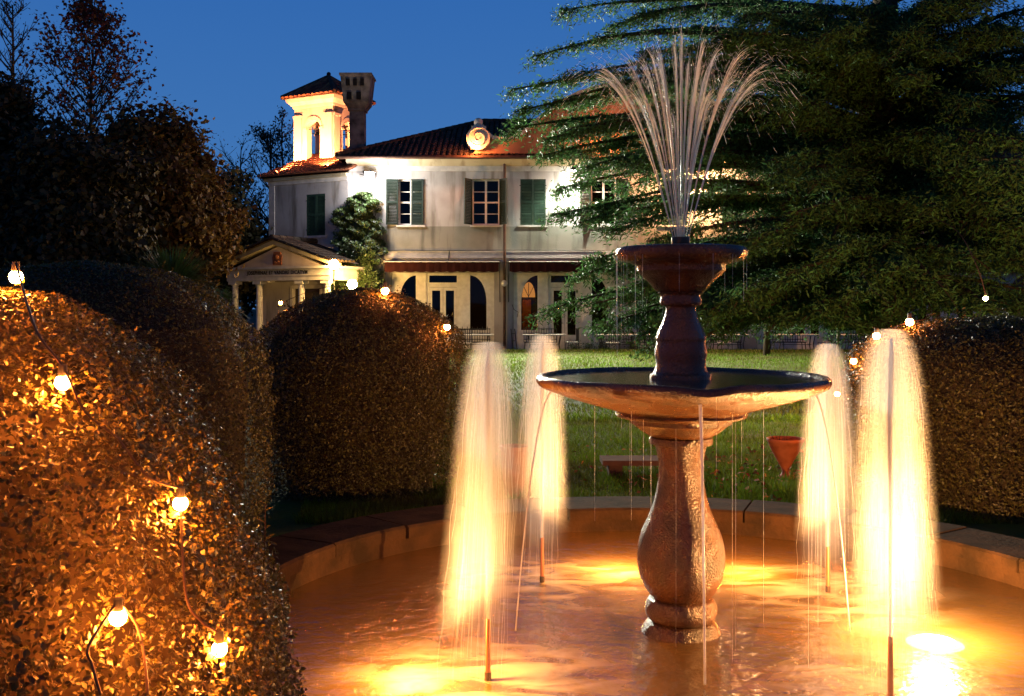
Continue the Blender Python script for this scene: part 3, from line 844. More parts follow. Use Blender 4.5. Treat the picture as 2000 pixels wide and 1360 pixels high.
# streams out of the lower basin's spouts
for (ang, r), lab in zip(SPOUTS[:3], ['thin straight stream falling from the front spout of the lower basin', 'curved stream falling from the left spout of the lower basin', 'stream falling from the right spout of the lower basin']):
    a = R(ang); d = Vector((math.cos(a), math.sin(a), 0)); p = Vector((FX, FY, 1.200))+d*(r+.02)
    v = 0.30 if ang == -92 else .38
    pts, rd = [], []
    for j in range(16):
        tt = .485*j/15
        q = p + d*v*tt - Vector((0, 0, .5*g_*tt*tt)); pts.append(q); rd.append((.0085 if ang == -92 else .0048)*(1-.35*j/15))
    t = thing('water_stream', (pts[-1].x, pts[-1].y, ZW), lab, 'water stream', 'streams falling from the lower basin')
    MB().tube(pts, rd, 8).build('stream', m_water, t, smooth=True)
# drips off both rims
pp, rd = [], []
for j in range(46):
    up = j < 26
    a = random.uniform(0, 6.283)
    if j < 12: a = random.choice([math.pi, math.pi*1.03, math.pi*.95, 0])+random.gauss(0, .12)
    r = .312 if up else random.choice([.318, .246, .69, .45])
    z0 = 1.845 if up else {.318:1.08, .246:1.045, .69:1.222, .45:1.13}[r]
    z1 = max(z0-random.uniform(.05, .55)**1.0, 1.27 if (up) else ZW)
    if not up and random.random() < .5: z1 = ZW
    pp.append([(FX+r*math.cos(a), FY+r*math.sin(a), z0+(z1-z0)*q/7) for q in range(8)])
    rd.append([random.uniform(.0004, .001)*(1-.5*q/7) for q in range(8)])
dr = strands(pp, rd, 'water_drips', None)
tag(dr, 'fine drips hanging from the rims of both fountain basins', 'drips')

# ------------------------------------------------------------------ strings of bulbs
def bulb(parent, p, r=.0175, up=Vector((0, 0, 1)), m=None):
    MB().ball((p.x, p.y, p.z), r, 14, 10).build('bulb', m or (m_bulb if r < .02 and p.y < 3 else m_bulb2), parent, smooth=True)
    MB().tube([p+up*r*.8, p+up*(r*2.3)], [r*.62, r*.55], 8).build('socket', m_black, parent)
def cable(parent, pts, r=.0026):
    pts = [Vector(p) for p in pts]
    P3 = []
    for i in range(len(pts)-1):
        a, b_, c, d = pts[max(i-1,0)], pts[i], pts[i+1], pts[min(i+2,len(pts)-1)]
        for j in range(6):
            t = j/6
            P3.append(.5*(2*b_+(c-a)*t+(2*a-5*b_+4*c-d)*t*t+(3*b_-a-3*c+d)*t**3))
    P3.append(pts[-1])
    MB().tube(P3, r, 6).build('cable', m_cable, parent, smooth=True)

s1 = thing('light_string', H1.hit(107, 767, .05), 'light string of five bright bulbs looped over the nearest boxwood dome', 'light string', 'bulb strings on the hedges')
bp1 = [H1.hit(25, 572, .035), H1.hit(107, 767, .03), H1.hit(330, 997, .03), H1.hit(210, 1213, .03), H1.hit(403, 1271, .03)]
for p in bp1: bulb(s1, p, .0145)
hp = lambda *q: [H1.hit(px, py, .022) for px, py in q]
cable(s1, [bp1[0]+Vector((0,0,.03))]+hp((60, 660))+[bp1[1]+Vector((0,0,.03))]+hp((152, 815), (215, 868), (272, 940))+[bp1[2]+Vector((0,0,.03))])
cable(s1, [bp1[2]]+hp((345, 1165), (372, 1215))+[bp1[4]+Vector((0,0,.03))])
cable(s1, [bp1[3]+Vector((0,0,.03))]+hp((160, 1265), (166, 1300), (182, 1358)))
cable(s1, [bp1[3]+Vector((0,0,.03))]+hp((250, 1225), (266, 1290), (272, 1358)))
s2 = thing('light_string', H3.hit(750, 580, .04), 'light string with two reddish bulbs over the dark round hedge', 'light string', 'bulb strings on the hedges')
bp2 = [H3.hit(750, 580, .05), H3.hit(865, 647, .05), H3.hit(548, 592, .0)]
for p, r in zip(bp2, (.030, .024, .014)): bulb(s2, p, r)
cable(s2, [bp2[2], H3.hit(640, 568, .03), bp2[0], H3.hit(810, 605, .03), bp2[1], H3.hit(900, 690, .02)])
s3 = thing('light_string', H4.hit(1780, 641, .04), 'light string with bulbs along the left shoulder of the right hedge', 'light string', 'bulb strings on the hedges')
bp3 = [H4.hit(1780, 641, .05), H4.hit(1718, 667, .05), H4.hit(1674, 708, .03), H4.hit(1640, 770, .02)]
for p, r in zip(bp3, (.030, .028, .024, .022)): bulb(s3, p, r)
cable(s3, [H4.hit(1860, 625, .02)]+bp3+[H4.hit(1660, 850, .02)])

# ------------------------------------------------------------------ small things on the lawn
pot = thing('terracotta_pot', at(1534, 950, 8.75), 'cone-shaped terracotta pot on a stem standing on the lawn', 'plant pot')
px0, py0 = pot.location.x, pot.location.y
pot.location.z = ZG
MB().lathe([(.07,ZG),(.075,ZG+.015),(.04,ZG+.03),(.028,ZG+.06),(.035,ZG+.085),(.075,ZG+.16),(.125,ZG+.25),(.150,ZG+.315),(.160,ZG+.325),(.163,ZG+.345),(.160,ZG+.352),(.148,ZG+.350),(.142,ZG+.32)], (px0, py0, 0), 40).build('pot_body', m_terra, pot, smooth=True, auto=45)
MB().lathe([(.001,ZG+.325),(.08,ZG+.322),(.145,ZG+.318)], (px0, py0, 0), 24).build('potting_soil', m_soil, pot)
b = MB()
for j in range(6):
    q = Vector((px0-.03+random.gauss(0,.03), py0, ZG+.32)); d = Vector((random.gauss(0,.25), random.gauss(0,.2), 1))
    b.tube([q, q+d*.06, q+d*.13+Vector((random.gauss(0,.02),0,0))], [.002,.0016,.0008], 4)
b.build('dry_twigs', m_twig, pot)
pot2 = thing('terracotta_pot', at(1004, 965, 7.95), 'squat terracotta planter half hidden behind the left water jets', 'plant pot')
pot2.location.z = ZG
x2, y2 = pot2.location.x, pot2.location.y
MB().lathe([(.06,ZG),(.07,ZG+.01),(.10,ZG+.22),(.105,ZG+.36),(.115,ZG+.365),(.118,ZG+.395),(.105,ZG+.398),(.095,ZG+.36)], (x2, y2, 0), 32).build('pot_body', m_terra, pot2, smooth=True, auto=45)
MB().lathe([(.001,ZG+.37),(.1,ZG+.365)], (x2, y2, 0), 20).build('potting_soil', m_soil, pot2)
sl = thing('stone_bench', (1.06, 8.9, ZG), 'low brown stone slab bench on the lawn behind the fountain', 'bench')
MB().box(.80, 1.55, 8.80, 9.12, ZG+.10, ZG+.145).build('seat_slab', m_slab, sl)
MB().box(.86, .98, 8.84, 9.08, ZG-.02, ZG+.10).build('support_block', m_slab, sl)
MB().box(1.36, 1.48, 8.84, 9.08, ZG-.02, ZG+.10).build('support_block', m_slab, sl)
n = 420
fx = RNG.normal(2.05, .75, n); fy = RNG.normal(9.0, .75, n)
kp = np.hypot(fx-PC.x, fy-PC.y) > R_OUT+.1
P = np.c_[fx, fy, np.full(n, ZG+.035)][kp]
o = leaf_cloud('fallen_leaves', P, np.array([0, 0, 1.0]), .055, mat('fallen_leaf', (.28, .10, .03), .8, .1, rnd=.5), None, aspect=.7, spread=.5)
tag(o, 'brown fallen leaves scattered on the lawn', 'fallen leaves')

# ------------------------------------------------------------------ villa
YF = 37.5
U = lambda px: (px-1000)/52.0
Z = lambda py: CAMZ+(HOR-py)/52.0
villa = thing('villa', (6.0, 42.0, -.1), 'long pale two-storey villa with green shutters and dark tiled roof', 'house')

def wall_grid(b, x0, x1, z0, z1, holes, y0, y1):
    """front and back skins with real reveals at every opening"""
    xs = sorted({x0, x1, *[h[0] for h in holes], *[h[1] for h in holes]})
    zs = sorted({z0, z1, *[h[2] for h in holes], *[h[3] for h in holes]})
    xs = [x for x in xs if x0 <= x <= x1]; zs = [z for z in zs if z0 <= z <= z1]
    def solid(i, j):
        if not (0 <= i < len(xs)-1 and 0 <= j < len(zs)-1): return False
        cx, cz = (xs[i]+xs[i+1])/2, (zs[j]+zs[j+1])/2
        return not any(h[0] < cx < h[1] and h[2] < cz < h[3] for h in holes)
    for i in range(len(xs)-1):
        for j in range(len(zs)-1):
            if not solid(i, j): continue
            a, c, d, e_ = xs[i], xs[i+1], zs[j], zs[j+1]
            b.add([(a,y0,d),(c,y0,d),(c,y0,e_),(a,y0,e_)], [(0,1,2,3)])
            b.add([(a,y1,d),(c,y1,d),(c,y1,e_),(a,y1,e_)], [(3,2,1,0)])
            if not solid(i-1, j): b.add([(a,y0,d),(a,y0,e_),(a,y1,e_),(a,y1,d)], [(0,1,2,3)])
            if not solid(i+1, j): b.add([(c,y0,d),(c,y1,d),(c,y1,e_),(c,y0,e_)], [(0,1,2,3)])
            if not solid(i, j-1): b.add([(a,y0,d),(a,y1,d),(c,y1,d),(c,y0,d)], [(0,1,2,3)])
            if not solid(i, j+1): b.add([(a,y0,e_),(c,y0,e_),(c,y1,e_),(a,y1,e_)], [(0,1,2,3)])
    return b

# bays of the ground floor (left edge px of the white frame), windows upstairs
BAYS = [765+238*k for k in range(6)]
UPW = [(778, 827, 'halfopen'), (922, 976, 'half'), (1016, 1066, 'shut'), (1154, 1204, 'open'), (1292, 1342, 'shut'), (1410, 1460, 'shut'), (1540, 1590, 'shut'), (1668, 1718, 'shut'), (1800, 1850, 'shut')]
WT, WB = Z(350), Z(440)
XL, XR = U(681), U(2080)
ZS0, ZS1 = Z(505), Z(491)       # string course
ZC = Z(335)
holes = [(U(a), U(c), WB, WT) for a, c, _ in UPW]
wall_grid(MB(), XL, XR, Z(442.5), ZC, holes, YF, YF+.45).build('upper_wall', m_plaster, villa)
wall_grid(MB(), XL, XR, ZS1, Z(442.5), [], YF-.012, YF+.45).build('stained_wall_band', m_stained, villa)
MB().box(XL-.05, XR, YF-.14, YF+.45, ZS0, ZS1).build('string_course', m_trim, villa)
MB().box(XL-.02, XR, YF-.07, YF+.40, ZS0-.12, ZS0-.003).build('string_moulding', m_trim, villa)
gh = [(U(p), U(p+200), -.2, Z(533)) for p in BAYS]
wall_grid(MB(), XL, XR, -.2, ZS0-.123, gh, YF, YF+.45).build('ground_floor_wall', m_plaster, villa)
# cornice: two fasciae under the eaves
MB().box(XL-.04, XR, YF-.05, YF+.40, ZC+.003, Z(325)).build('cornice', m_trim, villa)
b = MB()
b.add([(XL-.06,YF-.06,Z(325)+.003),(XR,YF-.06,Z(325)+.003),(XR,YF-.38,Z(312)),(XL-.06,YF-.38,Z(312)),(XL-.06,YF+.3,Z(325)+.003),(XR,YF+.3,Z(325)+.003),(XR,YF+.3,Z(312)),(XL-.06,YF+.3,Z(312))],
      [(0,1,2,3),(4,7,6,5),(0,4,5,1),(3,2,6,7),(0,3,7,4),(1,5,6,2)])
b.build('eaves_cove', m_cornice, villa)
# end walls, back wall, floors; rooms behind the openings
MB().box(XL, XL+.4, YF+.455, 48, -.2, Z(312)).build('end_wall', m_plaster, villa)
MB().box(XR-.4, XR, YF+.455, 48, -.2, Z(312)).build('end_wall', m_plaster, villa)
MB().box(XL+.403, XR-.403, 47.6, 48, -.2, Z(312)).build('back_wall', m_plaster, villa)
MB().box(XL+.403, XR-.403, YF+.455, 47.59, 3.35, 3.55).build('floor_slab', m_room, villa)
MB().box(XL+.403, XR-.403, YF+.455, 47.59, 6.9, 7.0).build('attic_floor', m_room, villa)
MB().box(XL+.403, XR-.403, YF+3.4, YF+3.5, -.15, 3.34).build('inner_wall', m_room, villa)
MB().box(XL+.403, XR-.403, YF+3.4, YF+3.5, 3.56, 6.89).build('inner_wall', m_room, villa)
for a, c, d, e_ in [(1352, 1355, -.15, 3.34)]: pass
# through the second bay: a lit lunette over a curtained doorway
cx, r_ = U(1033.5)*1.055, .27
pl = [(cx-r_, 2.0)]+[(cx-r_*math.cos(math.pi*j/14), 2.0+.62*math.sin(math.pi*j/14)) for j in range(1, 14)]+[(cx+r_, 2.0)]
MB().prism(pl, YF+3.36, YF+3.395).build('lit_lunette', m_lit, villa)
b = MB()
for q in range(1, 4): 
    a_ = math.pi*q/4
    b.box(cx-.012, cx+.012, YF+3.33, YF+3.355, 2.0, 2.6) if q == 2 else b.tube([(cx, YF+3.35, 2.02), (cx-r_*math.cos(a_), YF+3.35, 2.0+.6*math.sin(a_))], .012, 4)
b.box(cx-r_-.02, cx+r_+.02, YF+3.32, YF+3.357, 1.93, 2.0)
b.build('lunette_bars', m_door, villa)
def curtain(x0, x1, z0, z1, y, m=m_curtain):
    vs, fs = [], []
    n = 28
    for i in range(n+1):
        x = x0+(x1-x0)*i/n
        yy = y+.04*math.sin(i*1.5)
        vs += [(x, yy, z0), (x*.97+.03*(x0+x1)/2, yy, z1)]
    fs = [(2*i, 2*i+2, 2*i+3, 2*i+1) for i in range(n)]
    MB().add(vs, fs).build('curtain', m, villa, smooth=True)
curtain(cx-.26, cx+.10, .5, 1.9, YF+3.1)
curtain(U(1538), U(1552), .7, 2.6, YF+.9)
lamp('room_light', (cx-.1, YF+2.3, 1.9), (1, .45, .12), 24, .08, villa)
lamp('room_light', (U(1545), YF+1.4, 2.2), (1, .45, .12), 60, .08, villa)

# upstairs windows
def shutter(x0, x1, z0, z1, y, M, mt, label=None):
    """louvred leaf lying in its plane; M places it"""
    f = MB(M); w = x1-x0; st = .055
    f.box(x0, x0+st, y-.02, y+.02, z0, z1).box(x1-st, x1, y-.02, y+.02, z0, z1)
    for zz in (z0, (z0+z1)/2-.04, z1-.08): f.box(x0+st, x1-st, y-.018, y+.018, zz, zz+.08)
    s = f.build('shutter', mt, villa, label=label)
    l = MB(M)
    for za, zb in ((z0+.085, (z0+z1)/2-.045), ((z0+z1)/2+.045, z1-.085)):
        n = max(3, int((zb-za)/.052))
        for q in range(n):
            zz = za+(zb-za)*(q+.5)/n
            l.add([(x0+st,y-.016,zz-.022),(x1-st,y-.016,zz-.022),(x1-st,y+.014,zz+.016),(x0+st,y+.014,zz+.016),
                   (x0+st,y-.016,zz-.014),(x1-st,y-.016,zz-.014),(x1-st,y+.014,zz+.024),(x0+st,y+.014,zz+.024)],
                  [(0,3,2,1),(4,5,6,7),(0,1,5,4),(1,2,6,5),(2,3,7,6),(3,0,4,7)])
    l.build('louvres', mt, s)
    h = MB(M)
    for zz in (z0+.2, z1-.25): h.box(x0-.03 if x0 < 0 else x0-.03, x0+.02, y-.035, y-.021, zz, zz+.035)
    h.build('hinge', m_black, s)
    return s
def hinge(xh, y, deg):
    return Matrix.Translation((xh, y, 0)) @ Matrix.Rotation(R(deg), 4, 'Z')
for a, c, kind in UPW:
    x0, x1 = U(a), U(c); w = x1-x0; hw = w/2-.01
    fr = MB(); y = YF+.12
    for xx in (x0+.001, x1-.061, (x0+x1)/2-.04): fr.box(xx, xx+(.06 if xx != (x0+x1)/2-.04 else .08), y, y+.06, WB+.004, WT-.004)
    for zz in (WB+.003, WT-.065, WB+(WT-WB)*.48): fr.box(x0+.062, x1-.062, y+.002, y+.058, zz, zz+.06)
    for q in (.24, .72): fr.box(x0+.062, x1-.062, y+.012, y+.045, WB+(WT-WB)*q, WB+(WT-WB)*q+.028)
    f = fr.build('window_frame', m_white, villa)
    MB().box(x0+.03, x1-.03, y+.025, y+.031, WB+.03, WT-.03).build('pane', m_glass, f)
    MB().box(x0-.07, x1+.07, YF-.07, YF+.11, WB-.07, WB-.004).build('window_sill', m_trim, villa)
    z0, z1 = WB+.01, WT-.01
    if kind == 'shut':
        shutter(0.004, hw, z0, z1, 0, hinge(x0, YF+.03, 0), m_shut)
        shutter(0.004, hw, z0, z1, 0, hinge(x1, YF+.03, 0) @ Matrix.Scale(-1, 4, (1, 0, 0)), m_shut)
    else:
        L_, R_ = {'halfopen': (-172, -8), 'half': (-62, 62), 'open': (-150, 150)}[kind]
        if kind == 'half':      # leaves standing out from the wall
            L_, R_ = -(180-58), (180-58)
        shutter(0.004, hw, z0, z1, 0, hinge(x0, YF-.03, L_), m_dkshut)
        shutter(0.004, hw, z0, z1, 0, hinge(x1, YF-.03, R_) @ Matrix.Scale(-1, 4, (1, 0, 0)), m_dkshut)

# ground-floor bays
for k, p in enumerate(BAYS):
    X = lambda q: U(p-765+q)
    zt, zb = Z(533)-.004, -.19
    y0, y1 = YF+.06, YF+.16
    for side in (0, 1):
        MX = Matrix.Identity(4) if side == 0 else Matrix.Translation((2*X(865), 0, 0)) @ Matrix.Scale(-1, 4, (1, 0, 0))
        b = MB(MX)
        b.box(X(765)+.003, X(780), y0, y1, zb, zt)                       # outer stile
        b.box(X(812), X(833), y0-.02, y1, zb, zt)                        # post
        b.box(X(780), X(812), y0+.002, y1-.002, zb, Z(645))              # stall riser
        cz, cz1 = Z(592), Z(538)
        arc = [(X(780), cz)]
        for q in range(1, 11):
            t = q/10
            arc.append((X(780)+(X(812)-X(780))*(1-math.cos(t*math.pi/2)), cz+(cz1-cz)*math.sin(t*math.pi/2)**.92))
        for q in range(10):                                              # spandrel between arch and head
            (xa, za), (xb, zb_) = arc[q], arc[q+1]
            b.prism([(xa, za), (xb, zb_), (xb, zt), (xa, zt)], y0+.002, y1-.002)
        f = b.build('side_light_frame', m_white, villa)
        MB(MX).box(X(779), X(813), YF+.105, YF+.112, Z(646), zt-.01).build('pane', m_glass, f)
    b = MB()
    b.box(X(833)+.003, X(897)-.003, y0+.01, y1, Z(561), Z(552))          # transom bar
    b.box(X(833)+.003, X(838), y0+.012, y1-.002, zb, Z(552)+.4).box(X(892), X(897)-.003, y0+.012, y1-.002, zb, Z(552)+.4)
    b.box(X(833)+.006, X(897)-.006, y0+.013, y1-.003, zt-.10, zt-.004)
    f = b.build('transom_frame', m_white, villa)
    MB().box(X(836), X(894), YF+.105, YF+.112, Z(553), zt-.05).build('pane', m_glass, f)
    for s_, (da, db) in enumerate(((838, 865), (865, 892))):
        xa, xb = X(da)+.006, X(db)-.006
        d = MB()
        d.box(xa, xa+.10, y0+.02, y0+.07, -.08, Z(561)-.01).box(xb-.10, xb, y0+.02, y0+.07, -.08, Z(561)-.01)
        d.box(xa+.102, xb-.102, y0+.022, y0+.068, -.08, .55).box(xa+.102, xb-.102, y0+.022, y0+.068, Z(561)-.13, Z(561)-.01)
        dd = d.build('glazed_door', m_white, villa)
        MB().box(xa+.09, xb-.09, y0+.042, y0+.048, .5, Z(561)-.1).build('pane', m_glass, dd)
        MB().tube([(xb-.05 if s_ == 0 else xa+.05, y0+.0, 1.0), (xb-.05 if s_ == 0 else xa+.05, y0-.03, 1.0), (xb-.15 if s_ == 0 else xa+.15, y0-.03, 1.0)], .012, 6).build('handle', m_black, dd)
    # awning rolled half out over the bay
    ax0, ax1 = X(757), X(975)
    aw = MB(); ya, yb = YF-.10, YF-.85
    za0, za1, za2 = Z(514.5), Z(513.5), Z(532)
    aw.add([(ax0,ya,za0),(ax1,ya,za0),(ax1,yb,za1),(ax0,yb,za1),(ax0,ya,za0-.02),(ax1,ya,za0-.02),(ax1,yb,za1-.02),(ax0,yb,za1-.02)],
           [(0,3,2,1),(4,5,6,7),(0,1,5,4),(1,2,6,5),(2,3,7,6),(3,0,4,7)])
    a_ = aw.build('awning', m_awn, villa)
    v = MB(); n = 44
    vs = []
    for q in range(n+1):
        x = ax0+(ax1-ax0)*q/n
        yy = yb-.012-.008*math.sin(q*1.9)
        vs += [(x, yy, za1+.01), (x, yy-.01, za2-.03*abs(math.sin(q*math.pi/4)))]
    v.add(vs, [(2*q, 2*q+2, 2*q+3, 2*q+1) for q in range(n)]).build('valance', m_awn, a_)
    MB().tube([(ax0-.05, ya, za0+.05), (ax1+.05, ya, za0+.05)], .055, 10).build('awning_roller', m_awn, a_, smooth=True, auto=50)
    MB().tube([(ax0-.02, yb, za1), (ax1+.02, yb, za1)], .022, 8).build('front_bar', m_white, a_)
    for x in (ax0-.03, ax1+.03):
        MB().tube([(x, yb, za1), (x, (ya+yb)/2-.1, Z(560)), (x, YF-.05, Z(590))], .018, 6).build('awning_arm', m_black, a_)
MB().tube([(U(985.5), YF-.10, Z(308)), (U(985.5), YF-.20, ZS1), (U(985.5), YF-.20, ZS0-.1), (U(985.5), YF-.10, ZS0-.3), (U(985.5), YF-.10, -.1)], .055, 10).build('downpipe', m_pipe, villa, smooth=True, auto=40)
sx = U(985)
MB().tube([(sx, YF-.16, Z(566)), (sx, YF-.30, Z(566)), (sx, YF-.34, Z(561))], .02, 6).build('sconce_bracket', m_black, villa)
MB().ball((sx, YF-.35, Z(554)), .12, 18, 12).build('sconce_globe', m_sconce, villa, smooth=True)
b = MB()
b.tube([(XL, YF-.16, ZS1+.02), (U(800), YF-.16, ZS1+.03), (U(870), YF-.16, ZS1+.015), (U(985), YF-.17, ZS1+.035), (U(1180), YF-.16, ZS1+.02)], .012, 5)
b.tube([(U(878), YF-.155, ZS1+.01), (U(876), YF-.155, ZS0-.1), (U(880), YF-.12, ZS0-.3)], .012, 5)
b.tube([(U(1000), YF-.02, Z(595)), (U(1004), YF-.02, Z(605)), (U(1012), YF-.02, Z(610)), (U(1010), YF-.02, Z(620))], .012, 5)
b.build('wall_wire', m_black, villa)

# roof: barrel tiles in columns up each slope
ZE, ZR, YE, YR = Z(311), 9.46, YF-.55, 42.5
XH = -1.2
b = MB()
b.add([(XL-.35,YE,ZE-.03),(XR,YE,ZE-.03),(XR,YR,ZR-.03),(XH,YR,ZR-.03),(XL-.35,48.2,ZE-.03),(XR,48.2,ZE-.03)],
      [(0,1,2,3),(4,3,2,5),(0,3,4)])
b.build('roof_deck', m_dtile, villa)
def tile_columns(b, cols, p0, p1f, up, width, course=.36):
    """cols: list of base points; p1f(i) end point; half-round tile per course, each lapping the one below"""
    for i, p in enumerate(cols):
        q = p1f(i); L_ = (q-p).length
        if L_ < .15: continue
        d = (q-p).normalized(); s = d.cross(up).normalized(); nrm = s.cross(d).normalized()
        n = max(1, int(round(L_/course)))
        for j in range(n):
            a, c = p+d*(L_*j/n-.03), p+d*(L_*(j+1)/n+.03)
            wv = random.uniform(.95, 1.05)
            vs = []
            for pt, hh, ww in ((a, .052, width*.5), (c, .03, width*.42)):
                for t in (0, 45, 90, 135, 180):
                    vs.append(pt + s*(math.cos(R(t))*ww*wv) + nrm*(math.sin(R(t))*width*.40+hh-.035))
            b.add(vs, [(k_, k_+1, k_+6, k_+5) for k_ in range(4)]+[(0,4,3,2,1)])
b = MB()
NCOL = int((XR-XL)/.215)
cols, ends = [], []
for i in range(NCOL):
    x = XL-.30+.215*i
    t = 1.0 if x > XH else (x-(XL-.35))/(XH-(XL-.35))
    cols.append(Vector((x, YE, ZE))); ends.append(Vector((x, YE+(YR-YE)*t, ZE+(ZR-ZE)*t)))
tile_columns(b, cols, None, lambda i: ends[i], Vector((0, 0, 1)), .215)
b.build('roof_tiles', m_dtile, villa, kind='stuff')
b = MB()
for p, q in (((XL-.35, YE, ZE+.05), (XH, YR, ZR+.05)), ((XH, YR, ZR+.05), (XR, YR, ZR+.05)), ((XL-.35, 48.2, ZE+.05), (XH, YR, ZR+.05))):
    p, q = Vector(p), Vector(q); n = int((q-p).length/.38)
    for j in range(n):
        b.tube([p+(q-p)*(j/n), p+(q-p)*((j+1.08)/n)], [.13, .11], 8)
b.build('ridge_tiles', m_dtile, villa, kind='stuff')
MB().tube([(XL-.35, YE-.06, ZE-.02), (XR, YE-.06, ZE-.02)], .07, 8).build('gutter', m_pipe, villa, smooth=True, auto=50)

# scrolled attic gable rising from the eaves
GX = U(1238)
gl = [(925,303),(924,283),(932,262),(950,262),(962,272),(985,277),(1008,270),(1032,254),(1058,231),(1088,206),(1130,186),(1180,172),(1238,166)]
gl = [(U(px), Z(py)) for px, py in gl]
gr_ = [(2*GX-x, z) for x, z in gl[::-1][1:]]
g0, g1 = YF-.50, YF-.15
gb = MB()
pts = gl+gr_
zb0 = Z(304)
for i in range(len(pts)-1):
    (xa, za), (xb, zb_) = pts[i], pts[i+1]
    if xb-xa < 1e-4: continue
    gb.prism([(xa, zb0), (xb, zb0), (xb, max(zb_, zb0+.02)), (xa, max(za, zb0+.02))], g0, g1)
gb.build('attic_gable', m_gable, villa)
def ribbon(b, pl, w, h, y0, y1):
    for i in range(len(pl)-1):
        (xa, za), (xb, zb_) = pl[i], pl[i+1]
        d = Vector((xb-xa, 0, zb_-za)).normalized(); n_ = Vector((-d.z, 0, d.x))
        b.prism([(xa-n_.x*w, za-n_.z*w), (xb-n_.x*w, zb_-n_.z*w), (xb+n_.x*h, zb_+n_.z*h), (xa+n_.x*h, za+n_.z*h)], y0, y1)
for sgn in (1, -1):
    MX = None if sgn == 1 else Matrix.Translation((2*GX, 0, 0)) @ Matrix.Scale(-1, 4, (1, 0, 0))
    b = MB(MX); ribbon(b, gl[3:], .09, .05, g0-.10, g1+.03)
    b.build('gable_moulding', m_ptower, villa)
    cxv, czv = U(935), Z(276)
    b = MB(MX); n = 30
    vs = [(cxv+.43*math.cos(2*math.pi*i/n), g0-.20, czv+.43*math.sin(2*math.pi*i/n)) for i in range(n)]+[(cxv+.45*math.cos(2*math.pi*i/n), g1+.1, czv+.45*math.sin(2*math.pi*i/n)) for i in range(n)]
    b.add(vs, [tuple(range(n-1, -1, -1)), tuple(range(n, 2*n))]+[(i, (i+1) % n, (i+1) % n+n, i+n) for i in range(n)])
    vol = b.build('volute', m_ptower, villa)
    b = MB(MX)
    sp_ = [(cxv+(.39-.33*t)*math.cos(1.2+t*11), g0-.215, czv+(.39-.33*t)*math.sin(1.2+t*11)) for t in [q/40 for q in range(41)]]
    b.tube(sp_, [.035-.015*q/40 for q in range(41)], 6)
    b.build('spiral', m_ptower, vol, smooth=True)
    b = MB(MX)
    b.box(U(922), U(950), g0-.12, g1+.05, Z(258), Z(252))
    b.box(U(926), U(946), g0-.05, g1-.02, Z(252), Z(249))
    b.ball((U(935), (g0+g1)/2, Z(242.5)), .17, 16, 12)
    b.build('finial', m_ptower, villa, smooth=True, auto=40)

# chimney
ch = MB(); CX, CY = U(699)*1.027, 38.5
ch.box(CX-.28, CX+.28, CY-.28, CY+.28, 7.2, 9.20)
ch.build('chimney', m_soot, villa)
chp = [o for o in COL.objects if o.name.startswith('chimney')][-1]
b = MB(); b.frustum(CX, CY, 9.12, 9.20, .33, .33, .34, .34).frustum(CX, CY, 9.203, 9.42, .34, .34, .48, .48).frustum(CX, CY, 9.423, 10.42, .48, .48, .58, .58).box(CX-.62, CX+.62, CY-.62, CY+.62, 10.423, 10.50)
b.build('chimney_pot', m_soot, chp)
for q in range(3): MB().box(CX-.36+.27*q, CX-.22+.27*q, CY-.60, CY-.45, 10.02, 10.28).build('smoke_slot', m_slot, chp)  # black blocks on the face stand in for shaded recesses
for q in range(2): MB().box(CX-.33+.36*q, CX-.16+.36*q, CY-.56, CY-.42, 9.50, 9.78).build('smoke_slot', m_slot, chp)

# ------------------------------------------------------------------ angled wing, bell tower and portico share one slanted frame
TH = R(28)
def frame(s, d, z):          # s to the left along the wall, d back from it
    return Vector((-6.15-math.cos(TH)*s+math.sin(TH)*d, 37.45+math.sin(TH)*s+math.cos(TH)*d, z))
MW = Matrix(((-math.cos(TH), math.sin(TH), 0, -6.15), (math.sin(TH), math.cos(TH), 0, 37.45), (0, 0, 1, 0), (0, 0, 0, 1)))
wing = thing('wing_building', (*frame(1.9, 2, 0).xy, -.1), 'pale angled wing with one closed green shutter and bright orange tiles', 'house')
wh = [(1.08, 1.98, Z(462)*1.0+.08, Z(378)+.05)]
wall_grid(MB(MW), 0, 3.82, -.2, 6.35, wh, 0, .4).build('front_wall', m_plaster, wing)
MB(MW).box(3.56, 3.84, -.03, 0.2, -.2, 6.35).build('quoin_strip', m_trim, wing)
MB(MW).box(3.42, 3.82, .403, 5, -.2, 6.35).build('side_wall', m_plaster, wing)
MB(MW).box(0.0, .4, .403, 3, -.2, 6.35).build('side_wall', m_plaster, wing)
MB(MW).box(-.02, 3.86, -.06, .4, 6.353, 6.50).build('cornice', m_trim, wing)
MB(MW).box(-.05, 3.95, -.20, .4, 6.503, 6.62).build('eaves_cove', m_cornice, wing)
sa, sb, za, zb_ = wh[0]
MB(MW).box(sa, sb, .2, .22, za, zb_).build('window_board', m_door, wing)
_v = villa; villa = wing
shutter(0.01, (sb-sa)/2-.005, za+.01, zb_-.01, 0, MW @ Matrix.Translation((sa, .02, 0)), m_shut)
shutter(0.01, (sb-sa)/2-.005, za+.01, zb_-.01, 0, MW @ Matrix.Translation((sb, .02, 0)) @ Matrix.Scale(-1, 4, (1, 0, 0)), m_shut)
villa = _v
MB(MW).box(sa-.08, sb+.08, -.06, .1, za-.09, za-.004).build('window_sill', m_trim, wing)
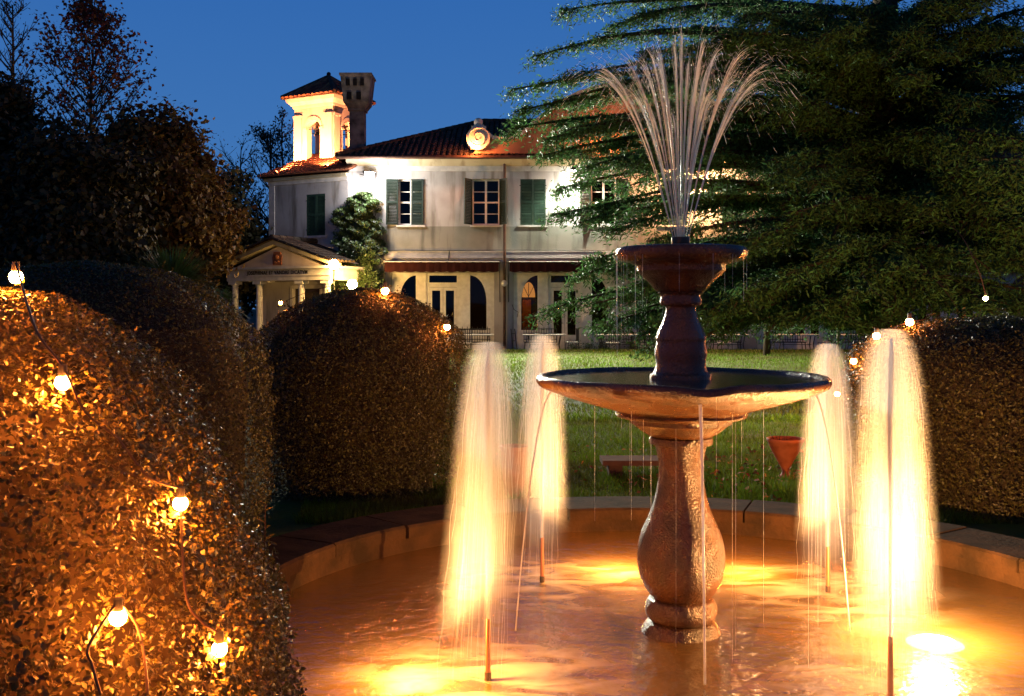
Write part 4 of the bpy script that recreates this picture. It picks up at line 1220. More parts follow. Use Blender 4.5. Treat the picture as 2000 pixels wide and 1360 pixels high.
# wing roof: every tile is a piece of its own
b = MB(MW)
zE, zT = 6.66, 7.95
b.add([(-.3,-.35,zE-.02),(4.15,-.35,zE-.02),(3.0,2.4,zT-.02),(-.3,2.4,zT-.02),(4.15,5.0,zE-.02),(-.3,5.0,zE-.02)], [(0,3,2,1),(2,3,5,4),(1,2,4)])
b.build('roof_deck', m_dtile, wing)
tm = bpy.data.meshes.new('roof_tile')
tv = []
for yy, ww, hh in ((0, .115, .052), (.38, .095, .03)):
    for t in (0, 45, 90, 135, 180): tv.append((math.cos(R(t))*ww, yy, math.sin(R(t))*.09+hh-.035))
tm.from_pydata(tv, [], [(k_, k_+1, k_+6, k_+5) for k_ in range(4)]+[(4,3,2,1,0)])
tm.materials.append(m_tile); tm.update()
def tile_at(M, parent):
    o = bpy.data.objects.new('roof_tile', tm); o['_local'] = 1
    COL.objects.link(o); o.parent = parent
    o.matrix_local = Matrix.Translation(-wloc(parent)) @ M
cnt = 0
slope = math.atan2(zT-zE, 2.75); LS = math.hypot(zT-zE, 2.75)
for i in range(20):
    s = -.25+.225*i
    lim = LS if s <= 3.0 else LS*(4.15-s)/1.15
    j = 0
    while .33*j < lim-.1:
        M = MW @ Matrix.Translation((s+random.uniform(-.01,.01), -.38, zE)) @ Matrix.Rotation(slope, 4, 'X') @ Matrix.Translation((0, .33*j, .0)) @ Matrix.Rotation(random.uniform(-.03,.03), 4, 'Z')
        tile_at(M, wing); j += 1

# bell tower
S0, S1, D0, D1 = 1.66, 3.60, 1.20, 3.14
tower = thing('bell_tower', (*frame((S0+S1)/2, (D0+D1)/2, 0).xy, 6.9), 'square floodlit bell tower with open arches and pyramid roof', 'bell tower')
zb0, ztop = 6.7, 9.55
sc_, dc_ = (S0+S1)/2, (D0+D1)/2
TW = S1-S0
def tower_face(M):
    """face in local x (0..TW), y depth 0..0.3, with an arched opening"""
    b = MB(M)
    a0, a1, zs, r = TW/2-.33, TW/2+.33, 8.72, .33
    b.box(.0, a0, 0, .30, zb0, ztop).box(a1, TW, 0, .30, zb0, ztop)
    b.box(a0, a1, 0, .30, zb0, 7.30)
    prev = (a0, zs)
    for q in range(1, 17):
        t = math.pi*q/16; cur = (TW/2-r*math.cos(t), zs+r*math.sin(t))
        b.prism([prev, cur, (cur[0], ztop), (prev[0], ztop)], 0, .30); prev = cur
    b.build('tower_wall', m_ptower, tower)
    b = MB(M)                                  # pilasters, imposts, archivolt
    for x in (.02, TW-.40): b.box(x, x+.38, -.05, -.002, zb0+.25, 9.15).box(x-.02, x+.40, -.08, -.001, 9.153, 9.27)
    b.box(a0-.16, a0, -.06, .02, zs-.05, zs+.03).box(a1, a1+.16, -.06, .02, zs-.05, zs+.03)
    pr = None
    for q in range(0, 17):
        t = math.pi*q/16
        c_ = [(TW/2-(r+w_)*math.cos(t), zs+.032+(r+w_)*math.sin(t)) for w_ in (.02, .12)]
        if pr: b.prism([pr[0], c_[0], c_[1], pr[1]], -.035, -.002)
        pr = c_
    b.box(-.02, TW+.02, -.09, -.0015, zb0+.1, zb0+.247)
    b.build('face_mouldings', m_ptower, tower)
    MB(M).tube([(a0-.02, .15, zs), (a1+.02, .15, zs)], .02, 6).build('tie_rod', m_black, tower)
T4 = Matrix.Translation
for q in range(4):
    Mc = MW @ T4((sc_, dc_, 0)) @ Matrix.Rotation(R(90*q), 4, 'Z') @ T4((-TW/2, -TW/2, 0))
    # each face is inset a hair at its right end so that the four butt cleanly
    tower_face(Mc @ Matrix.Diagonal((.998, 1, 1, 1)))
b = MB(MW)
for (h0, h1, o0, o1) in ((9.553, 9.66, .04, .06), (9.663, 9.80, .08, .20), (9.803, 9.93, .22, .26)):
    b.frustum(sc_, dc_, h0, h1, TW/2+o0, TW/2+o0, TW/2+o1, TW/2+o1)
b.build('tower_cornice', m_ptower, tower)
MB(MW).box(S0+.31, S1-.31, D0+.31, D1-.31, zb0, 7.2).build('bell_floor', m_ptower, tower)
bz = 8.25
MB().lathe([(.001,bz+.42),(.05,bz+.42),(.12,bz+.36),(.16,bz+.2),(.19,bz+.08),(.25,bz),(.24,bz-.01)], (*frame(sc_, dc_, 0).xy, 0), 24).build('bell', m_nozzle, tower, smooth=True)
MB(MW).tube([(sc_-TW/2+.31, dc_, bz+.47), (sc_+TW/2-.31, dc_, bz+.47)], .045, 6).build('bell_yoke', m_black, tower)
zp0, zp1 = 9.935, 10.95
hw_ = TW/2+.36
ctr = frame(sc_, dc_, 0)
b = MB(MW); b.add([(sc_-hw_,dc_-hw_,zp0),(sc_+hw_,dc_-hw_,zp0),(sc_+hw_,dc_+hw_,zp0),(sc_-hw_,dc_+hw_,zp0),(sc_,dc_,zp1-.02)], [(0,1,2,3),(0,4,1),(1,4,2),(2,4,3),(3,4,0)])
b.build('roof_deck', m_dtile, tower)
b = MB()
for q in range(4):
    rot = MW @ T4((sc_, dc_, 0)) @ Matrix.Rotation(R(90*q), 4, 'Z')
    cols, ends = [], []
    nC = 12
    for i in range(nC):
        x = -hw_+.12+(2*hw_-.24)*i/(nC-1)
        t = 1-abs(x)/hw_
        cols.append(rot @ Vector((x, -hw_-.03, zp0+.01))); ends.append(rot @ Vector((x, -hw_*(1-t), zp0+.01+(zp1-zp0)*t)))
    tile_columns(b, cols, None, lambda i: ends[i], Vector((0, 0, 1)), .215, .38)
b.build('roof_tiles', m_tile, tower, kind='stuff')
b = MB()
for q in range(4):
    rot = MW @ T4((sc_, dc_, 0)) @ Matrix.Rotation(R(90*q), 4, 'Z')
    b.tube([rot @ Vector((-hw_, -hw_, zp0+.05)), rot @ Vector((0, 0, zp1+.03))], [.10, .08], 8)
b.ball((ctr.x, ctr.y, zp1+.12), .09, 10, 8)
b.build('hip_tiles', m_dtile, tower)

# portico
port = thing('portico', (*frame(1.55, -1.2, 0).xy, -.1), 'small classical portico with four columns and inscribed frieze under a pediment', 'portico')
PS0, PS1, PD = -.90, 3.95, -2.2
zA, zB_, zC_ = 2.56, 2.97, 3.06
MB(MW).box(PS0, PS1, PD, PD+.40, zA, zB_).build('entablature', m_trim, port)
for s in (PS0, PS1-.40): MB(MW).box(s, s+.40, PD+.403, -.05, zA, zB_).build('side_beam', m_trim, port)
MB(MW).box(PS0-.18, PS1+.18, PD-.18, -.02, zB_+.003, zC_).build('cornice', m_trim, port)
MB(MW).box(PS0+.02, PS1-.02, PD-.03, PD-.002, zA+.16, zA+.19).build('fascia', m_trim, port)
wall_grid(MB(MW), PS0, PS1, -.2, zA, [(1.05, 2.35, -.2, 2.30)], -.35, -.10).build('back_wall', m_plaster, port)
MB(MW).box(1.05, 2.35, -.2, -.17, -.2, 2.30).build('door', m_door, port)
b = MB(MW); b.box(.93, 1.05, -.38, -.352, -.15, 2.42).box(2.35, 2.47, -.38, -.352, -.15, 2.42).box(1.053, 2.347, -.38, -.352, 2.302, 2.42)
b.build('door_surround', m_trim, port)
MB(MW).box(PS0-.1, PS1+.1, PD-.15, -.1, -.25, -.02).build('plinth_step', m_slab, port)
for s in (-.62, .55, 2.53, 3.72):
    p = frame(s, PD+.2, 0)
    b = MB()
    b.lathe([(.17,-.02),(.17,.05),(.15,.06),(.16,.10),(.135,.13),(.13,.14),(.132,.8),(.112,2.30),(.112,2.32),(.13,2.335),(.112,2.355),(.112,2.38),(.145,2.42),(.155,2.44)], (p.x, p.y, 0), 24)
    c_ = b.build('column', m_white, port, smooth=True, auto=40)
    MB(MW).box(s-.18, s+.18, PD+.02, PD+.38, 2.443, 2.556).build('capital', m_white, c_)
apx, apz = (PS0+PS1)/2, 4.02
MB(MW).prism([(PS0+.35, zC_+.003), (apx, apz-.22), (PS1-.35, zC_+.003)][::-1], PD+.05, PD+.25).build('tympanum', m_ptower, port)
for sgn in (0, 1):
    e_ = PS0-.25 if sgn == 0 else PS1+.25
    b = MB(MW)
    b.prism([(e_, zC_+.003), (apx, apz-.16), (apx, apz), (e_, zC_+.13)], PD-.22, PD+.30)
    b.build('raking_cornice', m_cornice, port)
    b = MB(MW)
    b.add([(e_-(.1 if sgn == 0 else -.1), PD-.3, zC_+.09), (apx, PD-.3, apz+.03), (apx, .6, apz+.03), (e_-(.1 if sgn == 0 else -.1), -1.0 if sgn == 0 else .6, zC_+.09)], [(0,1,2,3)])
    b.build('roof_deck', m_dtile, port)
    b = MB()
    cols, ends = [], []
    for i in range(6 if sgn == 0 else 13):
        d = PD-.28+.215*i
        cols.append(frame(e_-(.12 if sgn == 0 else -.12), d, zC_+.12)); ends.append(frame(apx, d, apz+.06))
    tile_columns(b, cols, None, lambda i: ends[i], Vector((0, 0, 1)), .215)
    b.build('roof_tiles', m_dtile, port, kind='stuff')
b = MB(MW)
for j in range(9): b.tube([(apx, PD-.3+.38*j, apz+.09), (apx, PD-.3+.38*(j+1.08), apz+.09)], [.12, .10], 8)
b.build('ridge_tiles', m_dtile, port)
b = MB(MW); 
b.prism([(apx-.20, 3.12), (apx+.20, 3.12), (apx+.22, 3.40), (apx+.16, 3.60), (apx-.16, 3.60), (apx-.22, 3.40)][::-1], PD+.0, PD+.046)
b.ball((apx, PD+.01, 3.42), .09, 12, 8).ball((apx+.06, PD+.005, 3.24), .07, 12, 8).ball((apx-.07, PD+.005, 3.26), .06, 12, 8)
b.build('relief_shield', m_relief, port)
cu = bpy.data.curves.new('inscription', 'FONT'); cu.body = 'JOSEPHINAE ET VANDAE DICATVM'
cu.size = .185; cu.align_x = 'CENTER'; cu.align_y = 'CENTER'; cu.extrude = .006; cu.offset = .004; cu.space_character = 1.12
to = bpy.data.objects.new('inscription', cu); COL.objects.link(to)
dg = bpy.context.evaluated_depsgraph_get()
tme = bpy.data.meshes.new_from_object(to.evaluated_get(dg)); bpy.data.objects.remove(to)
tme.materials.clear(); tme.materials.append(m_ink)
wtext = max(v.co.x for v in tme.vertices)-min(v.co.x for v in tme.vertices)
sc2 = 2.85/wtext
MT = MW @ T4((apx, PD-.012, zA+.285)) @ Matrix(((-sc2,0,0,0),(0,0,1,0),(0,1,0,0),(0,0,0,1)))
# letters read left to right seen from the lawn
tme.transform(MT); tme.update()
link(bpy.data.objects.new('inscription', tme), port)

# ------------------------------------------------------------------ lamps of the house and garden
def flood(name, p, aim, label, lens_mat, col, power, size=.2, spot=None, group=None, off=.10, rad=.08, blend=.6):
    t = thing(name, p, label, 'floodlight', group)
    q = Vector(aim).to_track_quat('-Z', 'Y').to_matrix().to_4x4()
    M = T4(p) @ q
    b = MB(M); b.frustum(0, 0, 0, size*.55, size*.5, size*.36, size*.25, size*.2)
    b.build('housing', m_black, t)
    MB(M).box(-size*.46, size*.46, -size*.32, size*.32, -.012, -.001).build('lens', lens_mat, t)
    MB(M).tube([(-size*.5, 0, size*.2), (-size*.5, 0, size*.8), (size*.5, 0, size*.8), (size*.5, 0, size*.2)], .012, 6).build('bracket', m_black, t)
    lamp('flood_light', Vector(p)+Vector(aim).normalized()*off, col, power, rad, t, spot, aim, blend)
    return t
flood('wall_floodlight', (U(722)*.985, YF-.62, Z(348)), (.62, -.76, -.19), 'dazzling white floodlight at the left end of the villa wall above the climber', m_floodl, WHITE, P_FLOOD, .42, 74, rad=.15, blend=1.0)

fl = [o for o in COL.objects if o.name == 'wall_floodlight'][0]
lamp('added_wall_wash', (U(722)*.985+.05, YF-1.05, Z(358)), (1, .97, .93), 430, .2, fl)  # added second lamp without a fitting, brightens the wall and climber round the floodlight
MB().tube([(U(722)*.985, YF-.62, Z(348)+.05), (U(722), YF+.05, Z(348)+.2)], .03, 6).build('arm', m_black, fl)
fl2 = flood('wall_floodlight', (U(1118), YF-.80, Z(338)), (.0, .35, -1), 'greenish floodlight under the eaves washing the wall behind the cedar', m_floodl, (.85, 1, .78), 900, .25, 120, off=.06)
MB().tube([(U(1118), YF-.8, Z(338)+.1), (U(1118), YF-.3, Z(322)), (U(1118), YF-.10, Z(322))], .02, 6).build('arm', m_black, fl2)
flood('gable_floodlight', (U(925), YF-.95, Z(301)), (.15, .7, 1), 'small amber lamp on the gutter under the left volute', m_amberl, AMBER, 190, .16, None, 'amber lamps on the gutter', off=.12, rad=.05)
flood('gable_floodlight', (U(1545), YF-.95, Z(301)), (-.15, .7, 1), 'small amber lamp on the gutter under the right volute, seen through the cedar', m_amberl, AMBER, 900, .16, None, 'amber lamps on the gutter', off=.12, rad=.05)
flood('gable_floodlight', (U(1180), YF-1.15, Z(301)), (.0, .6, 1), 'amber lamp on the gutter below the middle of the gable', m_amberl, AMBER, 230, .16, None, 'amber lamps on the gutter', off=.12, rad=.05)
f3 = flood('wall_lamp', (U(1358), YF-.75, Z(362)), (.0, .8, -.6), 'amber lamp on the wall shining through the cedar above the fountain', m_amberl, (1, .5, .2), 2200, .2, None, off=.12, rad=.06)
MB().tube([(U(1358), YF-.70, Z(362)+.04), (U(1358), YF+.03, Z(362)+.1)], .02, 6).build('arm', m_black, f3)
pt = frame(3.35, -.15, 6.95)
for sd, lab in ((( 3.3, -.22), 'small amber floodlight on the wing eaves left below the bell tower'), ((1.0, -.1), 'small amber floodlight on the wing roof beside the chimney')):
    p = frame(*sd, 6.86 if sd[1] < -.2 else 6.95)
    flood('tower_floodlight', p, tuple(frame(2.5, 2.0, 8.9)-p), lab, m_amberl, (1, .36, .13), 2600, .12, 84, 'amber floodlights of the bell tower', off=.12, rad=.05, blend=.4)
lamp('belfry_light', frame(sc_, dc_, 7.5), (1, .55, .10), 420, .08, tower)
for q, (px, py, Y, lab) in enumerate([(652, 517, 34.6, 'glowing garden globe lamp at the right corner of the portico'), (688, 556, 34.9, 'glowing garden globe lamp just above the dark round hedge')]):
    p = at(px, py, Y)
    t = thing('globe_lamp', (p.x, p.y, -.1), lab, 'garden lamp', 'globe lamps by the portico')
    MB().ball(tuple(p), .17, 18, 12).build('globe', m_globe, t, smooth=True)
    MB().tube([(p.x, p.y, -.1), (p.x, p.y, p.z-.17)], .03, 8).build('post', m_black, t)
    MB().lathe([(.06, p.z-.2), (.08, p.z-.17), (.08, p.z-.14)], (p.x, p.y, 0), 12).build('collar', m_black, t)
gp = at(1988, 628, 11.5)
flood('garden_floodlight', (gp.x, gp.y, 1.25), (.15, 1, .42), 'warm garden floodlight behind the right hedge lighting the cedar', m_amberl, (1, .50, .14), 1700, .22, None, off=.14, rad=.06)
MB().tube([(gp.x, gp.y+.05, 1.2), (gp.x, gp.y+.05, ZG-.05)], .025, 6).build('stake', m_black, [o for o in COL.objects if o.name == 'garden_floodlight'][0])

# ------------------------------------------------------------------ terrace furniture
def make_table(x, y, w=1.55):
    t = thing('garden_table', (x, y, -.1), '', 'table', 'pale-topped tables on the terrace')
    MB().box(x-w/2, x+w/2, y-.35, y+.35, .585, .62).build('table_top', m_ttop, t)
    for sx_ in (-1, 1):
        for sy in (-1, 1):
            MB().tube([(x+sx_*w*.38, y+sy*.26, .585), (x+sx_*w*.34, y+sy*.22, .25), (x+sx_*w*.38, y+sy*.27, -.1)], .018, 6).build('leg', m_iron, t)
    b = MB(); b.tube([(x-w*.34, y, .25), (x+w*.34, y, .25)], .012, 6)
    b.build('stretcher', m_iron, t)
    return t
def make_bench(x, y, w=1.2):
    t = thing('iron_bench', (x, y, -.1), '', 'bench', 'wrought iron benches behind the tables')
    b = MB(); n = 13
    for q in range(n+1):
        xx = x-w/2+w*q/n
        b.box(xx-.011, xx+.011, y+.24, y+.262, .32, .88 if q % 2 == 0 else .82)
    b.build('back_slats', m_iron, t, kind='stuff')
    b = MB()
    for zz in (.78, .62, .40): b.box(x-w/2-.02, x+w/2+.02, y+.225, y+.238, zz, zz+.028)
    b.build('back_rails', m_iron, t)
    MB().box(x-w/2, x+w/2, y-.2, y+.22, .30, .33).build('seat', m_iron, t)
    for sx_ in (-1, 1):
        for sy in (-.18, .25): MB().tube([(x+sx_*(w/2-.04), y+sy, .33), (x+sx_*(w/2), y+sy, -.1)], .016, 6).build('leg', m_iron, t)
        MB().tube([(x+sx_*(w/2), y+.24, .6), (x+sx_*(w/2), y-.1, .58), (x+sx_*(w/2), y-.18, .32)], .014, 6).build('arm_rest', m_iron, t)
    return t
def make_chair(x, y, rz):
    t = thing('iron_chair', (0, 0, 0), '', 'chair', 'wrought iron chairs at the tables')
    b = MB()
    for q in range(6): b.box(-.18+.072*q-.009, -.18+.072*q+.009, .20, .218, .45, .90)
    b.build('back_slats', m_iron, t)
    MB().box(-.21, .21, .195, .222, .90, .935).build('top_rail', m_iron, t)
    MB().box(-.21, .21, -.2, .2, .43, .455).build('seat', m_ttop, t)
    for sx_ in (-1, 1):
        for sy in (-.17, .2): MB().tube([(sx_*.19, sy, .44), (sx_*.2, sy*1.1, 0)], .014, 6).build('leg', m_iron, t)
    t.location = (x, y, -.1); t.rotation_euler.z = rz
    return t
TBL = [(922, 'first terrace table from the left, before the bay by the dark hedge'), (1063, 'terrace table before the lit arched window'), (1205, 'terrace table beside the low plants under the cedar tip'),
       (1290, 'terrace table partly behind the fountain pedestal on its left'), (1420, 'terrace table just right of the fountain pedestal'), (1556, 'terrace table between the brown trunk and the pale sapling'), (1690, 'last terrace table on the right, by the sapling and hedge bulbs')]
tb = bn = cr = None
for i, (px, lab) in enumerate(TBL):
    X_ = (px-1000)/F*35.9
    if tb is None: tb = make_table(0, 35.9); bn = make_bench(0, 36.5); cr = make_chair(0, 0, 0); t, b_, c_ = tb, bn, cr
    else: t, b_, c_ = copy_tree(tb), copy_tree(bn), copy_tree(cr)
    t.location = (X_, 35.9, -.1); t['label'] = lab
    b_.location = (X_+(-.12 if i % 2 else .02), 36.55, -.1); b_['label'] = 'iron bench behind the '+lab
    c_.location = (X_+(.98 if i % 2 else -.2), 35.75 if i % 2 else 35.35, -.1); c_.rotation_euler.z = -1.4 if i % 2 else 3.3
    c_['label'] = 'iron chair at the '+lab
for o in list(COL.objects):
    lb = o.get('label')
    if lb and len(lb.split()) > 16: o['label'] = ' '.join(lb.split()[:16])
tubp = at(972, 683, 36.4)
tub = thing('stone_planter', (tubp.x, tubp.y, -.1), 'low round stone tub beside the rusty downpipe', 'planter')
MB().lathe([(.16,-.1),(.18,-.08),(.24,.08),(.27,.13),(.27,.16),(.23,.16),(.22,.12),(.001,.12)], (tubp.x, tubp.y, 0), 24).build('tub_body', m_slab, tub, smooth=True, auto=40)
fc = thing('folded_chair', (U(1004), YF-.3, -.1), 'folded dark chair leaning against the wall right of the downpipe', 'chair')
b = MB()
for dx in (0, .14):
    b.tube([(U(998)+dx, YF-.10, .78), (U(1003)+dx, YF-.42, -.1)], .018, 6)
b.build('frame', m_iron, fc)
b = MB()
for t_ in (.2, .5, .8): b.tube([(U(998)+.03*t_, YF-.10-.32*t_, .78-.88*t_), (U(998)+.14+.03*t_, YF-.10-.32*t_, .78-.88*t_)], .012, 5)
b.build('cross_bars', m_iron, fc)
for i, (px, w) in enumerate([(1122, .28), (1150, .22), (1178, .34), (1238, .3)]):
    p = at(px, 690, 36.6)
    t = thing('low_shrub', (p.x, p.y, -.1), ['small leafy plant left of the low row under the cedar tip', 'smallest bush in the row against the white stall riser', 'rounded bush in the row left of the fountain pedestal', 'low bush behind the fountain pedestal'][i], 'shrub', 'low plants along the villa wall')
    P = np.array([p.x, p.y, .12])+RNG.normal(0, 1, (420, 3))*np.array([w*.5, w*.4, .12])
    P[:, 2] = np.clip(P[:, 2], -.08, .5)
    leaf_cloud('foliage', P, np.array([0, -.3, .6]), .07, m_ivy, t)
    MB().tube([(p.x, p.y, -.1), (p.x, p.y, .15)], .02, 5).build('stem', m_twig, t)

# ------------------------------------------------------------------ climber on the wall
iv = thing('wall_climber', (U(705), YF-.2, -.1), 'leafy climber on the villa wall, white-lit on top and amber below', 'climber')
n = 24000
py = RNG.uniform(378, 590, n)
wl = np.interp(py, [378, 395, 430, 480, 520, 560, 585], [706, 676, 658, 652, 654, 656, 660])
wr = np.interp(py, [378, 395, 430, 480, 500, 540, 585], [722, 738, 747, 748, 742, 752, 760])
px = wl+(wr-wl)*(RNG.beta(1.3, 1.3, n))
th_ = (.45+1.9*np.clip((py-468)/45, 0, 1))*np.sin(np.clip((px-wl)/(wr-wl), 0, 1)*np.pi)**.5
lmp = .2*np.sin(px*.16+py*.09)+.16*np.sin(py*.24-px*.19)
px = px+5*np.sin(py*.13)+4*np.sin(py*.31+px*.05)+RNG.normal(0, 2.5, n)+7*np.sin(py*.051+2)
keep_ = (np.sin(px*.21+py*.05)+np.sin(py*.17-px*.09)+RNG.normal(0, .6, n)) > -1.15
Yv = YF-.05-np.clip(th_+lmp, .05, 1)*RNG.random(n)**.35
P = np.c_[(px-1000)/52, Yv, CAMZ+(HOR-py)/52][keep_]
leaf_cloud('foliage', P, np.array([0, -.8, .4]), .105, m_ivy, iv, aspect=.62, spread=.6)
b = MB()
for q in range(5):
    x0 = U(700)+random.uniform(-.4, .4)
    b.tube([(x0, YF-.06, -.1), (x0+random.uniform(-.2,.2), YF-.10, 1.6), (x0+random.uniform(-.4,.4), YF-.12, 3.4), (x0+random.uniform(-.6,.5), YF-.12, 5.2)], [.05, .04, .03, .012], 6)
b.build('stems', m_twig, iv)

# ------------------------------------------------------------------ spiky plants
def spiky(px, py, Y, n, L, label, up=.5):
    p = at(px, py, Y)
    t = thing('spiky_palm', (p.x, p.y, -.1), label, 'palm', 'spiky palms left of the portico')
    MB().tube([(p.x, p.y, -.15), (p.x+.03, p.y, p.z*.5), (p.x, p.y, p.z)], [.16, .13, .12], 10).build('trunk', m_bark, t, smooth=True)
    vs, fs = [], []
    for q in range(n):
        a = random.uniform(0, 6.283); el = random.uniform(-.5, 1.35)
        d = Vector((math.cos(a)*math.cos(el), math.sin(a)*math.cos(el), math.sin(el)))
        s = d.cross(Vector((0, 0, 1))).normalized()
        l = L*random.uniform(.7, 1.1); w = .028
        i0 = len(vs)
        for j in range(5):
            u = j/4; c = p+d*(l*u)-Vector((0, 0, .35*l*u*u*random.uniform(.7, 1.1)))
            ww = w*(1-u)**.7+.002
            vs += [tuple(c-s*ww), tuple(c+s*ww)]
        fs += [(i0+2*j, i0+2*j+1, i0+2*j+3, i0+2*j+2) for j in range(4)]
    o = np_mesh('blades', vs, fs, m_blade, t, kind='stuff')
    return t
spiky(335, 575, 26, 1500, 1.9, 'large dark palm with drooping blades behind the second hedge')
spiky(432, 600, 28, 420, .85, 'small palm with lit green blade tips touching the portico')

# ------------------------------------------------------------------ trees
def crown_tree(name, base, ctr, rad3, label, cat, group, leafm, nclump, per, lsize, seed, cl=.45, trunk_r=.3, gap=.0):
    """full crown: leaf clumps through an uneven ellipsoid, limbs reaching into it"""
    rnd = random.Random(seed)
    t = thing(name, base, label, cat, group)
    c = Vector(ctr)
    P, Nn = [], []
    per = int(per*1.7); lsize *= 1.25
    b = MB(); b.tube([Vector(base)-Vector((0,0,.2)), (Vector(base)+c)/2+Vector((rnd.gauss(0,.15), 0, 0)), c], [trunk_r, trunk_r*.75, trunk_r*.4], 9)
    b.build('trunk', m_bark, t, smooth=True)
    lb = MB()
    for k in range(nclump):
        a = rnd.uniform(0, 6.283); z = rnd.uniform(-.95, 1); q = math.sqrt(max(0, 1-z*z))
        rr_ = rnd.uniform(.40, 1.0)*(1+.16*noise.noise((math.cos(a)*2+seed, math.sin(a)*2, z*2)))
        if rnd.random() < gap: continue
        p = c+Vector((math.cos(a)*q*rad3[0], math.sin(a)*q*rad3[1], z*rad3[2]))*rr_
        n = (p-c).normalized()
        g = RNG.normal(0, 1, (per, 3))*np.array([cl, cl, cl*.7])
        P.append(np.array(p)+g); Nn.append(np.tile(np.array([n.x*.5, n.y*.5, n.z*.5+.3]), (per, 1)))
        if k % 3 == 0: lb.tube([c-Vector((0,0,rad3[2]*.5)), (c+p)/2+Vector((0,0,-.2)), p], [.07, .045, .012], 4, cap=False)
    lb.build('branches', m_bark, t, kind='stuff')
    leaf_cloud('crown', np.concatenate(P), np.concatenate(Nn), lsize, leafm, t, aspect=.7, spread=.7)
    return t
GL = 'trees at the left edge of the garden'
b0 = at(295, 600, 33); 
crown_tree('autumn_tree', (b0.x, 33, -.1), tuple(at(285, 425, 33)), (2.35, 2.4, 3.35), 'big round-crowned tree in brown autumn leaf beside the portico', 'tree', GL, m_autumn, 260, 210, .17, 31, .36)
crown_tree('dark_tree', (at(140, 600, 29).x, 29, -.1), tuple(at(140, 470, 29)), (2.3, 2.0, 3.3), 'dark spreading tree left of the round autumn tree', 'tree', GL, m_dark, 190, 200, .17, 47, .38, gap=.1)
crown_tree('dark_tree', (at(415, 600, 39).x, 39, -.1), tuple(at(410, 470, 39)), (1.6, 1.5, 2.6), 'small dark tree between the round autumn tree and the portico roof', 'tree', GL, m_dark, 70, 200, .17, 52, .34)
crown_tree('dark_tree', (at(20, 600, 31).x, 31, -.1), tuple(at(-25, 375, 31)), (1.7, 1.9, 4.1), 'dark evergreen cut by the left edge of the picture', 'tree', GL, m_dark, 150, 200, .18, 66, .36, gap=.1)
crown_tree('dark_tree', (at(260, 640, 44).x, 44, -.1), tuple(at(250, 520, 44)), (7.5, 2.2, 2.6), 'low dark thicket tree filling in behind the left hedges', 'tree', GL, m_dark, 150, 190, .2, 71, .5)
def leader_tree(name, base, H_, z0, spread, nb, label, cat, group, leafm, nleaf, lsize, seed, r0=.17, stems=1, clump=.3, top_bias=1.0):
    """a straight leader (or a few) with ascending side branches, twigs and sparse clustered leaves"""
    rn = random.Random(seed)
    t = thing(name, base, label, cat, group)
    B = Vector(base); tb_, bb_ = MB(), MB(); tips = []
    for s_ in range(stems):
        off = Vector((rn.uniform(-.5, .5), rn.uniform(-.3, .3), 0))*(stems > 1)
        hh = H_*(1 if s_ == 0 else rn.uniform(.75, .95))
        sway = [Vector((rn.gauss(0, .05), rn.gauss(0, .05), 0)) for _ in range(9)]
        tr = [B+off*(1+.6*q/8)+Vector((0, 0, -.2+(hh+.2)*q/8))+sway[q] for q in range(9)]
        tb_.tube(tr, [r0*(1-.9*q/8)+.012 for q in range(9)], 7)
        for k in range(nb//stems):
            u = (z0+(1-z0)*rn.random()**.9)
            f = u*8; i_ = min(int(f), 7); p = tr[i_].lerp(tr[i_+1], f-i_)
            ln = spread*(1-u)**.65*rn.uniform(.7, 1.15)+.35
            a = rn.uniform(0, 6.283)
            d = Vector((math.cos(a), math.sin(a), rn.uniform(.7, 1.5))).normalized()
            e1 = p+d*ln*.5; e2 = e1+(d+Vector((0, 0, .25))).normalized()*ln*.5
            bb_.tube([p, e1, e2], [.05*(1-u)+.022, .024, .012], 4, cap=False)
            for m_ in range(7):
                v = rn.uniform(.25, 1); q = p.lerp(e1, v*2) if v < .5 else e1.lerp(e2, v*2-1)
                td = (d*.6+Vector((rn.gauss(0, .6), rn.gauss(0, .6), rn.uniform(-.1, .8)))).normalized()
                tl = ln*.35*rn.uniform(.6, 1.2)+.15
                bb_.tube([q, q+td*tl*.5, q+td*tl+Vector((0, 0, .05))], [.014, .011, .008], 3, cap=False)
                tips += [q+td*tl, q+td*tl*.6]
    tb_.build('trunk', m_bark, t, smooth=True)
    bb_.build('branches', m_bark, t, kind='stuff')
    if nleaf:
        ti = np.array([tuple(p) for p in tips]); w = (ti[:, 2]-ti[:, 2].min()+.3)**top_bias; w /= w.sum()
        P = ti[RNG.choice(len(ti), nleaf, p=w)]+RNG.normal(0, clump, (nleaf, 3))
        leaf_cloud('crown', P, np.array([0, -.3, .4]), lsize, leafm, t, aspect=.75, spread=.9)
    return t
def foot(px, Y): return (at(px, 600, Y).x, Y, -.1)
leader_tree('tall_tree', foot(180, 41), 13.6, .35, 5.6, 64, 'tall slender tree with sparse red leaves above the dark trees', 'tree', GL, m_red, 3600, .19, 5, .14, clump=.24, top_bias=1.2)
leader_tree('bare_tree', foot(20, 36), 12.6, .35, 2.6, 46, 'bare-twigged tree against the sky at the top left corner', 'tree', GL, m_dark, 250, .10, 12, .13)
leader_tree('bare_tree', foot(487, 50), 9.8, .15, 4.0, 44, 'leafless tree left of the bell tower, the paler of two', 'tree', GL, m_dark, 400, .10, 21, .11, stems=2)
leader_tree('bare_tree', foot(545, 47), 10.6, .15, 3.6, 54, 'leafless tree close against the bell tower with seed clusters', 'tree', GL, m_dark, 2600, .12, 33, .11, stems=3, clump=.10)

